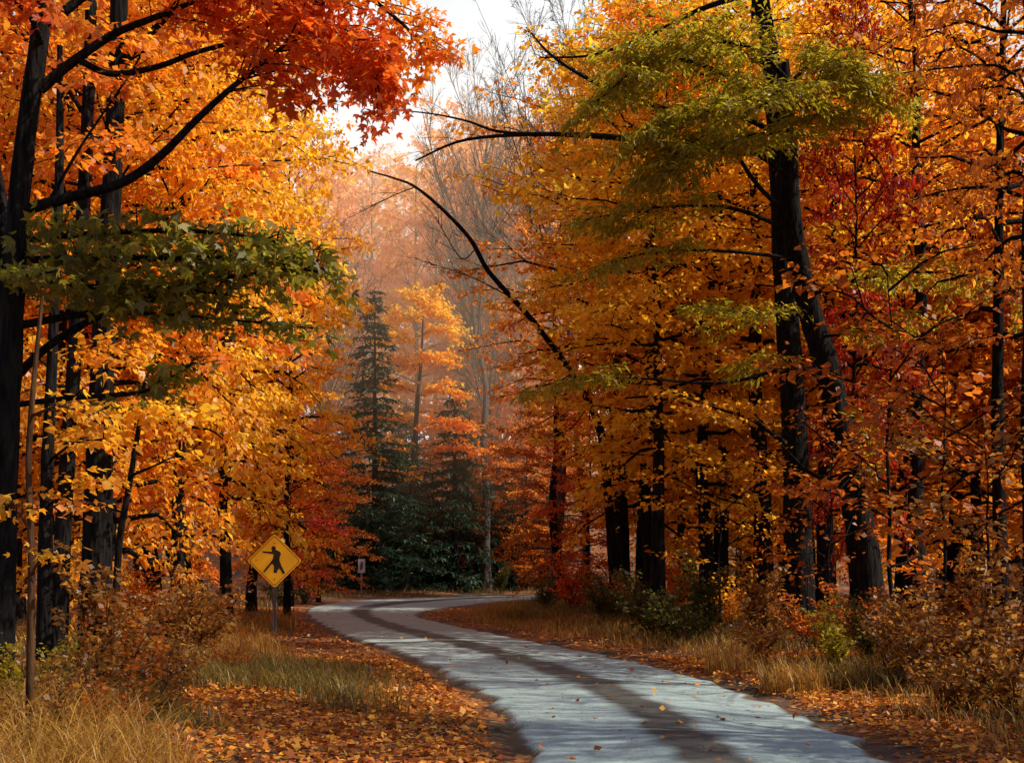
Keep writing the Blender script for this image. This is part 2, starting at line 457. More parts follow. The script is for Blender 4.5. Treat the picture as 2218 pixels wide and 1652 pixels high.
ck = N('ShaderNodeTexVoronoi'); ck.feature = 'DISTANCE_TO_EDGE'; ck.inputs['Scale'].default_value = .8
wn = N('ShaderNodeTexNoise'); wn.inputs['Scale'].default_value = 2.2; wn.inputs['Detail'].default_value = 5
Lk(geo.outputs['Position'], wn.inputs['Vector'])
wv_ = N('ShaderNodeMix'); wv_.data_type = 'RGBA'; wv_.blend_type = 'ADD'; wv_.inputs[0].default_value = .55
Lk(geo.outputs['Position'], wv_.inputs[6]); Lk(wn.outputs['Color'], wv_.inputs[7]); Lk(wv_.outputs[2], ck.inputs['Vector'])
cr2 = N('ShaderNodeValToRGB'); cr2.color_ramp.elements[0].color = (.55, .52, .5, 1); cr2.color_ramp.elements[1].position = .012
Lk(ck.outputs['Distance'], cr2.inputs[0])
cm_ = N('ShaderNodeMix'); cm_.data_type = 'RGBA'; cm_.blend_type = 'MULTIPLY'; cm_.inputs[0].default_value = .5
Lk(rp2.outputs[0], cm_.inputs[6]); Lk(cr2.outputs[0], cm_.inputs[7])
pn = N('ShaderNodeTexNoise'); pn.inputs['Scale'].default_value = 4.5; pn.inputs['Detail'].default_value = 9; pn.inputs['Roughness'].default_value = .65
Lk(geo.outputs['Position'], pn.inputs['Vector'])
pr_ = N('ShaderNodeValToRGB'); pr_.color_ramp.elements[0].position = .35; pr_.color_ramp.elements[0].color = (.70, .69, .67, 1); pr_.color_ramp.elements[1].position = .62
Lk(pn.outputs[0], pr_.inputs[0])
cm2_ = N('ShaderNodeMix'); cm2_.data_type = 'RGBA'; cm2_.blend_type = 'MULTIPLY'; cm2_.inputs[0].default_value = 1
Lk(cm_.outputs[2], cm2_.inputs[6]); Lk(pr_.outputs[0], cm2_.inputs[7])
Lk(rp.outputs[0], mxc.inputs[6]); Lk(cm2_.outputs[2], mxc.inputs[7])
bs = N('ShaderNodeBsdfPrincipled'); bs.inputs['Roughness'].default_value = .62
bs.inputs['Specular IOR Level'].default_value = .12
Lk(mxc.outputs[2], bs.inputs['Base Color'])
bp = N('ShaderNodeBump'); bp.inputs['Strength'].default_value = .35; bp.inputs['Distance'].default_value = .02
Lk(nf.outputs[0], bp.inputs['Height']); Lk(bp.outputs[0], bs.inputs['Normal'])
Lk(bs.outputs[0], out.inputs[0])
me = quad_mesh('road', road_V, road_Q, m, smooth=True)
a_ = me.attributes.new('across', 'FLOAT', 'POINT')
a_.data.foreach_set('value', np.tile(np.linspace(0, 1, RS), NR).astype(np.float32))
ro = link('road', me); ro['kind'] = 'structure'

# ground sheet, fine near the camera and coarse to the horizon
gx = np.sinh(np.linspace(-5.2, 5.2, 230)) / math.sinh(5.2) * 700
gx = np.where(np.abs(gx) < 40, gx, gx)
def axis(lo, hi, fine_lo, fine_hi, step):
    a = list(np.arange(fine_lo, fine_hi, step)); v = a[-1]; s = step
    while v < hi: s *= 1.25; v += s; a.append(v)
    v = a[0]; s = step
    while v > lo: s *= 1.25; v -= s; a.insert(0, v)
    return np.array(a)
gx = axis(-800, 800, -14, 12, .28); gy = axis(-120, 1500, 2, 50, .32)
GV = np.array([(x, y, ground_z(x, y)) for y in gy for x in gx])
nx = len(gx)
ii, jj = np.meshgrid(np.arange(len(gy) - 1), np.arange(nx - 1), indexing='ij')
b0 = (ii * nx + jj).ravel()
GQ = np.stack([b0, b0 + 1, b0 + nx + 1, b0 + nx], 1)
m, nt, out = new_mat('leaf litter ground')
N = nt.nodes.new; Lk = nt.links.new
geo = N('ShaderNodeNewGeometry')
vo = N('ShaderNodeTexVoronoi'); vo.inputs['Scale'].default_value = 13; vo.inputs['Randomness'].default_value = 1
nz = N('ShaderNodeTexNoise'); nz.inputs['Scale'].default_value = .55; nz.inputs['Detail'].default_value = 5
nd = N('ShaderNodeTexNoise'); nd.inputs['Scale'].default_value = 9; nd.inputs['Detail'].default_value = 5
for t in (vo, nz, nd): Lk(geo.outputs['Position'], t.inputs['Vector'])
sep = N('ShaderNodeSeparateColor'); Lk(vo.outputs['Color'], sep.inputs[0])
rp = N('ShaderNodeValToRGB')
for p_, c_ in ((.25, (.10, .035, .015)), (.55, (.24, .075, .022)), (.8, (.40, .14, .03))):
    e = rp.color_ramp.elements.new(p_); e.color = (*c_, 1)
rp.color_ramp.elements[0].color = (.05, .022, .012, 1); rp.color_ramp.elements[-1].color = (.52, .22, .05, 1)
Lk(sep.outputs[0], rp.inputs[0])
soil = N('ShaderNodeValToRGB'); soil.color_ramp.elements[0].color = (.03, .022, .014, 1); soil.color_ramp.elements[1].color = (.09, .062, .04, 1)
Lk(nd.outputs[0], soil.inputs[0])
fm = N('ShaderNodeValToRGB'); fm.color_ramp.elements[0].position = .40; fm.color_ramp.elements[1].position = .52
Lk(nz.outputs[0], fm.inputs[0])
mc = N('ShaderNodeMix'); mc.data_type = 'RGBA'; Lk(fm.outputs[0], mc.inputs[0]); Lk(soil.outputs[0], mc.inputs[6]); Lk(rp.outputs[0], mc.inputs[7])
bs = N('ShaderNodeBsdfPrincipled'); bs.inputs['Roughness'].default_value = .9
Lk(mc.outputs[2], bs.inputs['Base Color'])
bp = N('ShaderNodeBump'); bp.inputs['Strength'].default_value = .8; bp.inputs['Distance'].default_value = .03
Lk(vo.outputs['Distance'], bp.inputs['Height']); Lk(bp.outputs[0], bs.inputs['Normal'])
Lk(bs.outputs[0], out.inputs[0])
g = link('ground', quad_mesh('ground', GV, GQ, m, smooth=True)); g['kind'] = 'structure'

# ------------------------------------------------------------------ placing
def place(proto, px, d, scale, mat, name, label, cat='tree', group=None, rz=None, bark=None, sink=0.0, sx=None):
    x = base_x(px, d)
    if road_dist(x, d) < .3: print('ON ROAD', px, d, label)
    rz = random.random() * 6.283 if rz is None else rz
    t = thing(name, label, cat, (x, d, ground_z(x, d) - sink), rz, group, scale)
    if sx: t.scale = (sx, sx, scale)
    a, b = PROTO[proto]
    link(a.name.split('.')[0], a, t, BARK[bark] if bark else None)
    link(b.name.split('.')[0], b, t, LEAF[mat] if mat else None)
    return t

def hero(name, label, trunk, radii, limbs, mat, bark='dark', cat='tree', sides=12, lobes=1):
    """trunk: list of (px,py,d); limbs: dict(path, r, s0, n, l, per_m, leaf, mat) each a part with its foliage as a sub-part"""
    tp = np.array([P(*q) for q in trunk])
    origin = np.array([tp[0][0], tp[0][1], ground_z(tp[0][0], tp[0][1])])
    tp[0][2] = origin[2] - .3
    t = thing(name, label, cat, origin)
    T = Tubes(); nn = len(trunk) * 5
    T.add(catmull(tp, nn) - origin, np.interp(np.linspace(0, len(trunk) - 1, nn), np.arange(len(trunk)), radii), sides, .035)
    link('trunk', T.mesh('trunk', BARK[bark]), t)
    for lb in limbs:
        raw = np.array([P(*q) for q in lb['path']])
        pts = catmull(raw, len(raw) * 4) - origin
        L = np.linalg.norm(np.diff(pts, axis=0), axis=1).sum()
        LT = Tubes(); s = np.linspace(0, 1, len(pts))
        LT.add(pts, lb['r'] * (1 - .82 * s) + .004, 7)
        n = int(lb.get('n', int(L * 5)) * lb.get('k', 1)); s0 = lb.get('s0', .2); l = lb.get('l', .9) * lb.get('lk', 1)
        if n:
            a, b, _ = twigs_along(pts, s0, n, l * .5, l, rise=lb.get('rise', .0))
            for p, q in zip(a, b):
                mid = (p + q) / 2 + [0, 0, .04]
                LT.add([p, mid, q], [.010, .007, .003], 3)
            c, e = sub_twigs(a, b, 3.2, l * .25, l * .55)
            if lb.get('bare'):
                for p, q in zip(c, e): LT.add([p, q], [.005, .002], 3)
        lo = link('limb', LT.mesh('limb', BARK[bark]), t)
        if n and not lb.get('bare'):
            lv = leaves_on(np.concatenate([a, c]), np.concatenate([b, e]), lb.get('per_m', 22), lb.get('leaf', .10), spread=lb.get('spread', .14),
                           droop=lb.get('droop', .4), tilt=lb.get('tilt', .55), wr=lb.get('wr', .72))
            link('foliage', leaf_mesh('foliage', *lv, LEAF[lb.get('mat', mat)], lobes), lo)
    return t

def lim(path, r, **k):
    return dict(path=path, r=r, **k)

# ---- left foreground: leaning maple with ember overhang
hero('leaning_maple', 'dark slender leaning trunk at the upper left edge with red-orange leaves overhanging the road', 
     [(-6, 1400, 10), (8, 1100, 10), (22, 800, 10), (38, 470, 10), (62, 250, 10), (85, 90, 10), (100, -30, 10), (130, -250, 10)],
     [.14, .11, .10, .09, .085, .08, .075, .06],
     [lim([(58, 452, 10), (160, 425, 10), (265, 395, 9.8), (345, 340, 9.6), (420, 265, 9.5), (490, 200, 9.4), (565, 140, 9.3), (650, 70, 9.2)], .048, s0=.72, n=12, leaf=.076, l=.8, per_m=44),
      lim([(86, 195, 10), (150, 140, 10), (245, 75, 10), (330, 40, 9.9), (430, 0, 9.8), (530, -45, 9.7)], .045, s0=.6, n=12, leaf=.076, l=.9, per_m=38),
      lim([(165, 128, 10), (240, 160, 10.1), (340, 145, 10.2), (430, 112, 10.2), (530, 90, 10.2), (640, 90, 10.2), (740, 120, 10.2), (800, 165, 10.2)], .028, s0=.5, n=26, leaf=.076, l=.75, per_m=51),
      lim([(530, -45, 9.7), (680, -50, 10.2), (790, -10, 10.8), (880, 60, 11.2), (920, 110, 11.4)], .03, s0=.1, n=26, leaf=.076, l=.8, per_m=44, mat='orange'),
      lim([(560, 10, 9.6), (640, 20, 9.6), (720, 60, 9.7), (790, 120, 9.8), (815, 180, 9.8)], .02, s0=.1, n=26, leaf=.076, l=.7, per_m=54),
      lim([(95, 60, 10), (250, -50, 10), (420, -70, 9.6), (560, -50, 9.3), (700, 10, 9.2)], .04, s0=.3, n=26, leaf=.076, l=.9, per_m=44),
      lim([(110, 430, 10), (180, 310, 10.2), (290, 150, 10.3)], .014, s0=.7, n=3, leaf=.076, l=.4, per_m=38),
      lim([(92, 100, 10), (60, 30, 9.6), (-20, -30, 9.2)], .03, s0=.3, n=12, leaf=.076, l=.8, per_m=38)],
     'ember', lobes=3)

# ---- left foreground: green-boughed tree at the picture edge
GB = dict(per_m=24, leaf=.088, mat='green', droop=.55, tilt=.75, lk=.82, spread=.12)
hero('green_bough_tree', 'dark thick trunk at the left edge carrying wide layered green boughs',
     [(-30, 1440, 10.6), (-10, 1150, 10.6), (0, 800, 10.6), (-4, 560, 10.6), (-40, 300, 10.6), (-80, 0, 10.6)], [.24, .18, .16, .145, .13, .10],
     [lim([(5, 712, 10.6), (120, 690, 10.4), (240, 668, 10.2), (420, 612, 9.9), (560, 592, 9.7), (690, 565, 9.6)], .038, s0=.3, n=24, l=.75, **GB),
      lim([(15, 835, 10.6), (110, 745, 10.4), (230, 678, 10.2), (340, 650, 10.1), (430, 628, 10)], .042, s0=.45, n=16, l=.7, **GB),
      lim([(240, 676, 10.2), (330, 680, 10), (470, 690, 9.9), (690, 712, 9.9)], .016, s0=.4, n=14, l=.5, **GB),
      lim([(8, 880, 10.6), (150, 862, 10.3), (290, 852, 10), (350, 830, 9.9), (420, 785, 9.8)], .026, s0=.35, n=13, l=.45, **GB),
      lim([(0, 565, 10.6), (160, 560, 10.2), (330, 560, 9.9), (520, 560, 9.6), (690, 590, 9.5)], .035, s0=.1, n=40, l=.9, **GB),
      lim([(0, 525, 10.6), (150, 510, 10.2), (330, 500, 9.9), (480, 505, 9.7), (610, 525, 9.6)], .03, s0=.05, n=36, l=.8, **GB),
      lim([(0, 600, 10.6), (150, 620, 10.1), (330, 620, 9.9), (500, 640, 9.7)], .028, s0=.1, n=28, l=.7, **GB),
      lim([(0, 620, 10.6), (40, 600, 9.8), (110, 590, 9.0)], .02, s0=.2, n=10, l=.6, **GB)],
     'green', lobes=3)

# ---- two tall trunks behind the leaning one
hero('furrowed_oak', 'broad dark furrowed trunk standing left of the golden foliage, wider of the tall pair',
     [(205, 1400, 15.5), (212, 1100, 15.5), (225, 700, 15.5), (245, 350, 15.5), (258, 0, 15.5), (262, -350, 15.5)], [.25, .19, .15, .125, .115, .09],
     [lim([(250, 150, 15.5), (360, 40, 15.2), (480, -60, 15)], .06, s0=.3, n=14, l=1.2, per_m=20, leaf=.12),
      lim([(228, 640, 15.5), (330, 560, 15), (420, 500, 14.6)], .035, s0=.3, n=10, l=.9, leaf=.12),
      lim([(245, 330, 15.5), (230, 300, 14.6), (200, 300, 13.8)], .03, s0=.2, n=14, l=.9, leaf=.11, per_m=26),
      lim([(252, 120, 15.5), (270, 80, 14.6), (250, 90, 13.9)], .03, s0=.2, n=16, l=1.0, leaf=.11, per_m=26),
      lim([(222, 780, 15.5), (250, 760, 14.7), (240, 780, 14.0)], .03, s0=.2, n=14, l=.9, leaf=.11, per_m=26, mat='amber'),
      lim([(214, 960, 15.5), (200, 940, 14.7), (160, 960, 14.0)], .03, s0=.2, n=14, l=.8, leaf=.11, per_m=24, mat='amber'),
      lim([(218, 900, 15.5), (300, 880, 15), (380, 900, 14.5)], .03, s0=.2, n=16, l=.9, leaf=.11, per_m=24, mat='gold')], 'orange')
hero('slim_oak', 'straight slim dark trunk beside the broad furrowed trunk, narrower of the tall pair',
     [(120, 1400, 14.5), (140, 1100, 14.5), (165, 700, 14.5), (188, 300, 14.5), (198, 0, 14.5), (205, -300, 14.5)], [.13, .10, .085, .08, .07, .06],
     [lim([(190, 260, 14.5), (100, 130, 14.2), (20, 60, 14)], .03, s0=.3, n=12, l=1.0, leaf=.11),
      lim([(172, 600, 14.5), (100, 520, 14), (30, 480, 13.7)], .025, s0=.3, n=9, l=.8, leaf=.11),
      lim([(182, 380, 14.5), (160, 350, 13.6), (110, 330, 12.8)], .022, s0=.2, n=14, l=.8, leaf=.10, per_m=26),
      lim([(192, 180, 14.5), (180, 150, 13.6), (200, 170, 12.9)], .022, s0=.2, n=14, l=.9, leaf=.10, per_m=26),
      lim([(150, 900, 14.5), (140, 870, 13.7), (110, 890, 13.0)], .02, s0=.2, n=12, l=.7, leaf=.10, per_m=24, mat='amber')], 'orange')
hero('edge_pole_tree', 'thin dark pole-like trunk between the left edge and the slim trunk',
     [(95, 1420, 13), (100, 1100, 13), (112, 800, 13), (128, 400, 13), (130, 100, 13)], [.10, .075, .06, .05, .03],
     [lim([(104, 1000, 13), (160, 960, 12.8), (230, 950, 12.6)], .015, s0=.3, n=8, l=.6, leaf=.10, mat='amber'),
      lim([(112, 800, 13), (60, 760, 12.8), (20, 750, 12.6)], .015, s0=.3, n=8, l=.6, leaf=.10, mat='amber'),
      lim([(100, 1100, 13), (150, 1060, 12.7), (240, 1040, 12.5)], .015, s0=.2, n=10, l=.6, leaf=.10, mat='amber')], 'amber', sides=8)
hero('brown_sapling', 'slender warm brown sapling stem rising from the golden grass at lower left',
     [(62, 1570, 7.6), (66, 1400, 7.6), (68, 1200, 7.6), (62, 1000, 7.6), (74, 820, 7.6), (92, 640, 7.6)], [.029, .026, .023, .020, .017, .011],
     [lim([(66, 1250, 7.6), (85, 1215, 7.5), (120, 1190, 7.4)], .007, s0=.3, n=6, l=.2, leaf=.065, mat='amber'),
      lim([(66, 1150, 7.6), (40, 1110, 7.5), (20, 1100, 7.4)], .007, s0=.3, n=6, l=.2, leaf=.065, mat='amber'),
      lim([(70, 900, 7.6), (130, 880, 7.4), (200, 900, 7.3)], .008, s0=.3, n=7, l=.25, leaf=.065, mat='amber')], 'amber', bark='brown', sides=8, lobes=3)
hero('forked_stem', 'thin dark stem with a fork, standing between the broad trunk and the brown brush',
     [(246, 1345, 14.4), (256, 1200, 14.4), (275, 1080, 14.4), (290, 990, 14.4), (305, 900, 14.4), (315, 830, 14.4)], [.055, .045, .04, .034, .028, .02],
     [lim([(283, 1030, 14.4), (330, 1010, 14.2), (385, 985, 14)], .018, s0=.5, n=5, l=.5, leaf=.10, mat='amber'),
      lim([(268, 1110, 14.4), (200, 1090, 14), (110, 1100, 13.6)], .014, s0=.4, n=6, l=.5, leaf=.10, mat='orange')], 'amber', sides=8)

# ---- left canopy row
LEFTROW = [
    ('low1', 232, 17.5, 1.00, .62, 'amber', 'golden maple with low spreading foliage directly right of the broad furrowed trunk'),
    ('mid1', 385, 19.5, 1.10, .78, 'gold', 'brightest yellow-gold maple whose foliage hangs above the diamond sign'),
    ('mid2', 490, 25.0, 1.15, .85, 'gold', 'glowing gold tree just behind the diamond sign, reaching toward the road'),
    ('low2', 622, 34.5, 1.15, .72, 'amber', 'amber tree at the end of the left row where the road narrows'),
    ('round1', 230, 22.0, 1.00, .85, 'orange', 'tall orange tree rising behind the pair of dark trunks'),
    ('round2', 400, 27.0, 1.10, .95, 'gold', 'tall gold tree lifting above the left row, behind the sunlit maples'),
    ('round1', 110, 19.0, .95, .85, 'orange', 'orange tree filling the gap behind the slim trunks at far left'),
    ('high1', 20, 24.0, 1.0, 1.0, 'ember', 'deep ember coloured tree at the far upper left corner'),
    ('round2', 545, 37.0, .95, .85, 'amber', 'amber tree tucked behind the glowing gold tree by the sign'),
    ('high2', 330, 33.0, 1.1, 1.1, 'gold', 'tall thin-trunked gold tree deep inside the left wood'),
]
for pr, px, d, sc, wx, mt, lb in LEFTROW:
    place(pr, px, d, sc, mt, 'autumn_tree', lb, sx=wx, group='autumn trees along the left side of the road')
for i, (pr, px, d, sc, mt) in enumerate([('round1', -60, 32, 1.0, 'orange'), ('round2', 150, 40, 1.0, 'amber'), ('high1', 300, 46, 1.0, 'orange'), ('far1', 60, 52, .9, 'amber'),
                                       ('far2', 430, 56, .85, 'orange'), ('far1', 220, 64, .9, 'amber'), ('low1', 40, 30, 1, 'amber'), ('low2', 200, 30, 1.0, 'amber'), ('low1', 380, 42, 1, 'orange'), ('far2', -80, 60, .9, 'orange')]):
    place(pr, px, d, sc, mt, 'autumn_tree', 'orange tree deep in the wood behind the left roadside row', group='trees deep in the left wood')
place('low2', 632, 44, .62, 'scarlet', 'red_maple', 'small crimson maple at the end of the left row beside the dark spruce')
place('low1', 690, 50, .66, 'rust', 'red_maple', 'low rust-red maple left of the small white sign')
place('sap1', 628, 33, 1.15, 'ember', 'red_sapling', 'thin reddish sapling reaching toward the road behind the diamond sign')
place('low2', 590, 50, .75, 'orange', 'autumn_tree', 'small orange tree low behind the diamond sign')

# ---- centre background
place('spruce1', 812, 63, 1.06, 'needle', 'spruce', 'tall dark green pointed spruce beyond the road bend', cat='conifer', sx=1.45)
place('spruce2', 985, 67, 1.55, 'needle', 'spruce', 'second dark conifer, half hidden right of the young yellow tree', cat='conifer')
hero('young_yellow_tree', 'young yellow-orange tree with tiered branches among the dark spruces',
     [(878, 1250, 66), (888, 1120, 66), (902, 900, 66), (912, 780, 66), (918, 650, 66)], [.23, .18, .14, .09, .03],
     [lim([(900 + (4 if s > 0 else 0), y, 66), (905 + s * w * .5, y - 18, 66 - dd * .5), (905 + s * w, y - 8, 66 - dd)], .03, s0=.05, n=26, l=1.6, per_m=13, leaf=.20, mat=mm)
      for (y, s, w, dd, mm) in [(690, 1, 60, 1, 'gold'), (700, -1, 50, -1, 'gold'), (730, 1, 85, -1.5, 'gold'), (745, -1, 80, 1, 'gold'), (790, 1, 70, 1.5, 'amber'), (850, -1, 105, 1.5, 'amber'),
                                (860, 1, 90, 0, 'amber'), (920, -1, 130, -1, 'amber'), (930, 1, 110, 2, 'orange'), (975, -1, 120, 1, 'amber'), (985, 1, 150, 1, 'orange'), (1040, -1, 90, 2, 'amber'), (660, 1, 20, 1, 'gold'), (800, -1, 40, -2, 'amber')]],
     'gold', bark='grey', sides=8)
place('bare1', 1052, 68, 1.17, None, 'bare_tree', 'tall leafless grey tree, trunk rising right of the road bend', bark='grey')
place('bare2', 1072, 72, 1.05, None, 'bare_tree', 'slimmer leafless tree standing directly beside the tall grey one', bark='grey')
place('bare1', 1205, 47, .92, None, 'bare_tree', 'leafless tree with its fine branches against the white sky at top centre', bark='grey')
place('bare2', 1270, 55, 1.05, None, 'bare_tree', 'leafless tree behind the orange crowns right of the sky gap', bark='grey')
place('bare2', 690, 72, .92, None, 'bare_tree', 'leafless tree peeping over the gold foliage left of the sky gap', bark='grey')
place('bare1', 925, 95, .60, None, 'bare_tree', 'distant leafless tree in the haze below the sky gap', bark='grey')
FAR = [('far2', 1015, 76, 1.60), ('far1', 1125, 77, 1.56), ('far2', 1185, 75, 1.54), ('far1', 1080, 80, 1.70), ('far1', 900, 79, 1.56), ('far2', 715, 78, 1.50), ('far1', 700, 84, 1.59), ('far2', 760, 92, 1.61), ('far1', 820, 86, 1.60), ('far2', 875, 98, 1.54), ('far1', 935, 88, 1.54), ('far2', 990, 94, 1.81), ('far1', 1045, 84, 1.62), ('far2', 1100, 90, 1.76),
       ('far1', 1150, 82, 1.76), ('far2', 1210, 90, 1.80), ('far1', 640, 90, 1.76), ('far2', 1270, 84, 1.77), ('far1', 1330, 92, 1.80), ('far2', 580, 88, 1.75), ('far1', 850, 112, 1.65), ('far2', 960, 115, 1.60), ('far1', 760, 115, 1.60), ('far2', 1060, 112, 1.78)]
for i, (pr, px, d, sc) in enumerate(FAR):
    place(pr, px, d, sc, ['hazy_peach', 'orange', 'hazy_peach', 'hazy_peach', 'amber'][i % 5], 'hazy_tree', 'pale orange tree in the hazy wood beyond the road bend', group='hazy trees beyond the road bend', bark='grey', sx=.72 * sc)
for i, (px, d, sc) in enumerate([(720, 66, .75), (762, 70, 1.15), (850, 69, .8), (905, 73, 1.25), (950, 70, .7), (1012, 72, 1.0), (1062, 70, .65), (1108, 71, 1.1), (1150, 73, .8), (690, 74, 1.2), (1195, 72, .95), (880, 76, 1.5), (1045, 78, 1.5), (1130, 79, 1.35)]):
    place('spruce2', px, d, sc, 'needle', 'young_hemlock', 'low dark evergreen in the shaded understorey beyond the road', cat='conifer', group='dark evergreens in the shade beyond the road')
place('low1', 1130, 70, .9, 'orange', 'autumn_tree', 'orange understorey tree right of the leafless grey trunks')
place('low2', 1015, 70, .9, 'rust', 'autumn_tree', 'dull rust tree behind the leafless grey trunk')
place('low2', 745, 72, .95, 'rust', 'autumn_tree', 'muted rust tree left of the tall spruce')
place('low1', 1190, 49, .75, 'rust', 'rust_maple', 'rust-red maple drooping over the inside of the road bend')
place('low2', 1278, 43, .66, 'ember', 'rust_maple', 'small fiery red maple low on the right bank near the bend')

# ---- right: arching sapling
hero('arching_tree', 'thin dark leafless tree bent in a long arch over the road from the right',
     [(1335, 1290, 31), (1312, 1010, 31), (1285, 890, 31), (1225, 790, 30.5), (1150, 690, 30), (1060, 590, 29.5), (1020, 520, 29), (960, 455, 28.5), (900, 405, 28), (850, 385, 27.5), (800, 370, 27), (755, 345, 26.5)],
     [.15, .12, .10, .082, .072, .064, .055, .044, .034, .026, .018, .008],
     [lim([(1030, 540, 29.2), (1000, 560, 29), (960, 500, 28.6), (945, 470, 28.4)], .014, s0=.3, n=8, l=1.2, bare=True),
      lim([(1100, 640, 29.8), (1020, 600, 29.2), (900, 560, 28.5)], .015, s0=.3, n=8, l=1.2, bare=True),
      lim([(900, 405, 28), (850, 425, 27.6), (760, 470, 27)], .012, s0=.2, n=8, l=1.0, bare=True)],
     'amber', sides=9)

# ---- right: big straight trunk with long dark limbs, and the olive layered tree
hero('big_maple', 'large thick straight furrowed trunk on the right bank, its long limbs over the road',
     [(1732, 1365, 22), (1728, 1200, 22), (1722, 940, 22), (1702, 650, 22), (1690, 400, 22), (1672, 150, 22), (1640, -60, 22), (1620, -300, 22)], [.38, .28, .25, .215, .195, .17, .14, .10],
     [lim([(1690, 330, 22), (1520, 325, 22.5), (1350, 300, 23), (1230, 292, 23.4), (1130, 292, 23.8), (1000, 305, 24.3), (900, 348, 24.8)], .085, s0=.75, n=8, l=1.0, bare=True),
      lim([(1190, 292, 23.5), (1080, 285, 24), (1010, 262, 24.4), (930, 246, 24.8), (835, 237, 25.2)], .034, s0=.6, n=6, l=.9, bare=True),
      lim([(1675, 180, 22), (1560, 260, 22.6), (1420, 230, 23.2), (1300, 185, 23.8), (1200, 125, 24.4), (1140, 60, 25)], .075, s0=.5, n=14, l=1.2, bare=True),
      lim([(1650, -20, 22), (1520, 20, 22.4), (1400, 80, 22.8), (1280, 120, 23.2), (1170, 125, 23.6)], .06, s0=.55, n=12, l=1.0, bare=True),
      lim([(1725, 1010, 22), (1700, 960, 21.8), (1660, 930, 21.6), (1620, 905, 21.4), (1540, 880, 21.1), (1430, 840, 20.8)], .055, s0=.55, n=10, l=.9, leaf=.11, mat='amber'),
      lim([(1645, 0, 22), (1750, -90, 21.5), (1900, -110, 21)], .07, s0=.3, n=16, l=1.5, leaf=.13, mat='orange'),
      lim([(1672, 150, 22), (1500, 60, 23.5), (1350, 20, 25)], .05, s0=.2, n=22, l=1.6, leaf=.13, mat='orange'),
      lim([(1680, 250, 22), (1520, 160, 24), (1380, 140, 25.5)], .05, s0=.2, n=20, l=1.6, leaf=.13, mat='orange')],
     'orange')
OB = dict(per_m=44, leaf=.14, mat='olive', droop=.42, spread=.12, k=.82, lk=1.5, wr=.30, tilt=.4, rise=-.08)
hero('olive_layered_tree', 'dark leaning trunk crossing the big one, crowned with drooping olive-green layers',
     [(1890, 1300, 21), (1868, 1180, 21), (1838, 1010, 21), (1792, 800, 21), (1748, 650, 21), (1715, 480, 20.6), (1708, 300, 20.3), (1700, 130, 20)], [.34, .28, .25, .22, .205, .18, .14, .07],
     [lim([(1706, 380, 20.3), (1610, 320, 20), (1490, 320, 19.6), (1385, 385, 19.3)], .04, s0=.25, n=24, l=.8, **OB),
      lim([(1704, 190, 20), (1760, 140, 19.6), (1840, 150, 19.2), (1890, 190, 18.9)], .04, s0=.1, n=30, l=.9, **OB),
      lim([(1704, 280, 20), (1760, 250, 19.4), (1840, 250, 19)], .03, s0=.1, n=20, l=.7, **OB),
      lim([(1706, 330, 20.2), (1660, 290, 19.3), (1600, 300, 18.6)], .03, s0=.2, n=22, l=.8, **OB),
      lim([(1706, 260, 20.2), (1600, 180, 20), (1480, 130, 19.8), (1380, 150, 19.6), (1300, 215, 19.4)], .06, s0=.15, n=36, l=1.15, **OB),
      lim([(1702, 170, 20), (1640, 110, 19.8), (1560, 90, 19.6), (1470, 105, 19.5), (1400, 140, 19.4)], .045, s0=.1, n=28, l=.9, **OB),
      lim([(1708, 300, 20.3), (1590, 250, 20), (1480, 245, 19.5), (1390, 300, 19.2)], .05, s0=.2, n=30, l=1.0, **OB),
      lim([(1705, 230, 20.2), (1780, 170, 19.8), (1850, 170, 19.5), (1925, 205, 19.2)], .045, s0=.15, n=30, l=.9, **OB),
      lim([(1705, 200, 20), (1690, 190, 18.8), (1640, 220, 17.8)], .04, s0=.3, n=24, l=.9, **OB),
      lim([(1712, 470, 20.6), (1640, 400, 20.2), (1560, 290, 19.8), (1510, 320, 19.5), (1440, 380, 19.3)], .045, s0=.5, n=20, l=.9, **OB),
      lim([(1715, 500, 20.6), (1580, 450, 20.2), (1420, 450, 19.9), (1270, 475, 19.6)], .04, s0=.35, n=24, l=.75, **OB),
      lim([(1725, 560, 20.7), (1580, 545, 20.3), (1420, 545, 20), (1290, 580, 19.8)], .035, s0=.45, n=18, l=.65, **OB),
      lim([(1748, 640, 21), (1880, 600, 20), (2030, 590, 19.2), (2190, 620, 18.5)], .04, s0=.2, n=26, l=.8, **OB),
      lim([(1755, 680, 21), (1640, 680, 20.4), (1520, 665, 20)], .035, s0=.3, n=18, l=.7, **OB),
      lim([(1770, 730, 21), (1850, 720, 20.2), (1990, 690, 19.4)], .03, s0=.3, n=14, l=.6, **OB),
      lim([(1800, 830, 21), (1690, 780, 20.3), (1610, 790, 20)], .03, s0=.35, n=12, l=.6, **OB),
      lim([(1690, 800, 20.4), (1560, 830, 20.1), (1400, 820, 19.8), (1270, 820, 19.6), (1160, 838, 19.5)], .03, s0=.5, n=18, l=.55, **OB),
      lim([(1838, 1010, 21), (1800, 1035, 20.8), (1750, 1020, 20.7), (1690, 960, 20.6)], .06, s0=.9, n=2, l=.3, leaf=.09, mat='amber'),
      lim([(1855, 1120, 21), (1880, 1010, 20.6), (1870, 900, 20.5)], .015, s0=.2, n=10, l=.4, **OB)],
     'olive')

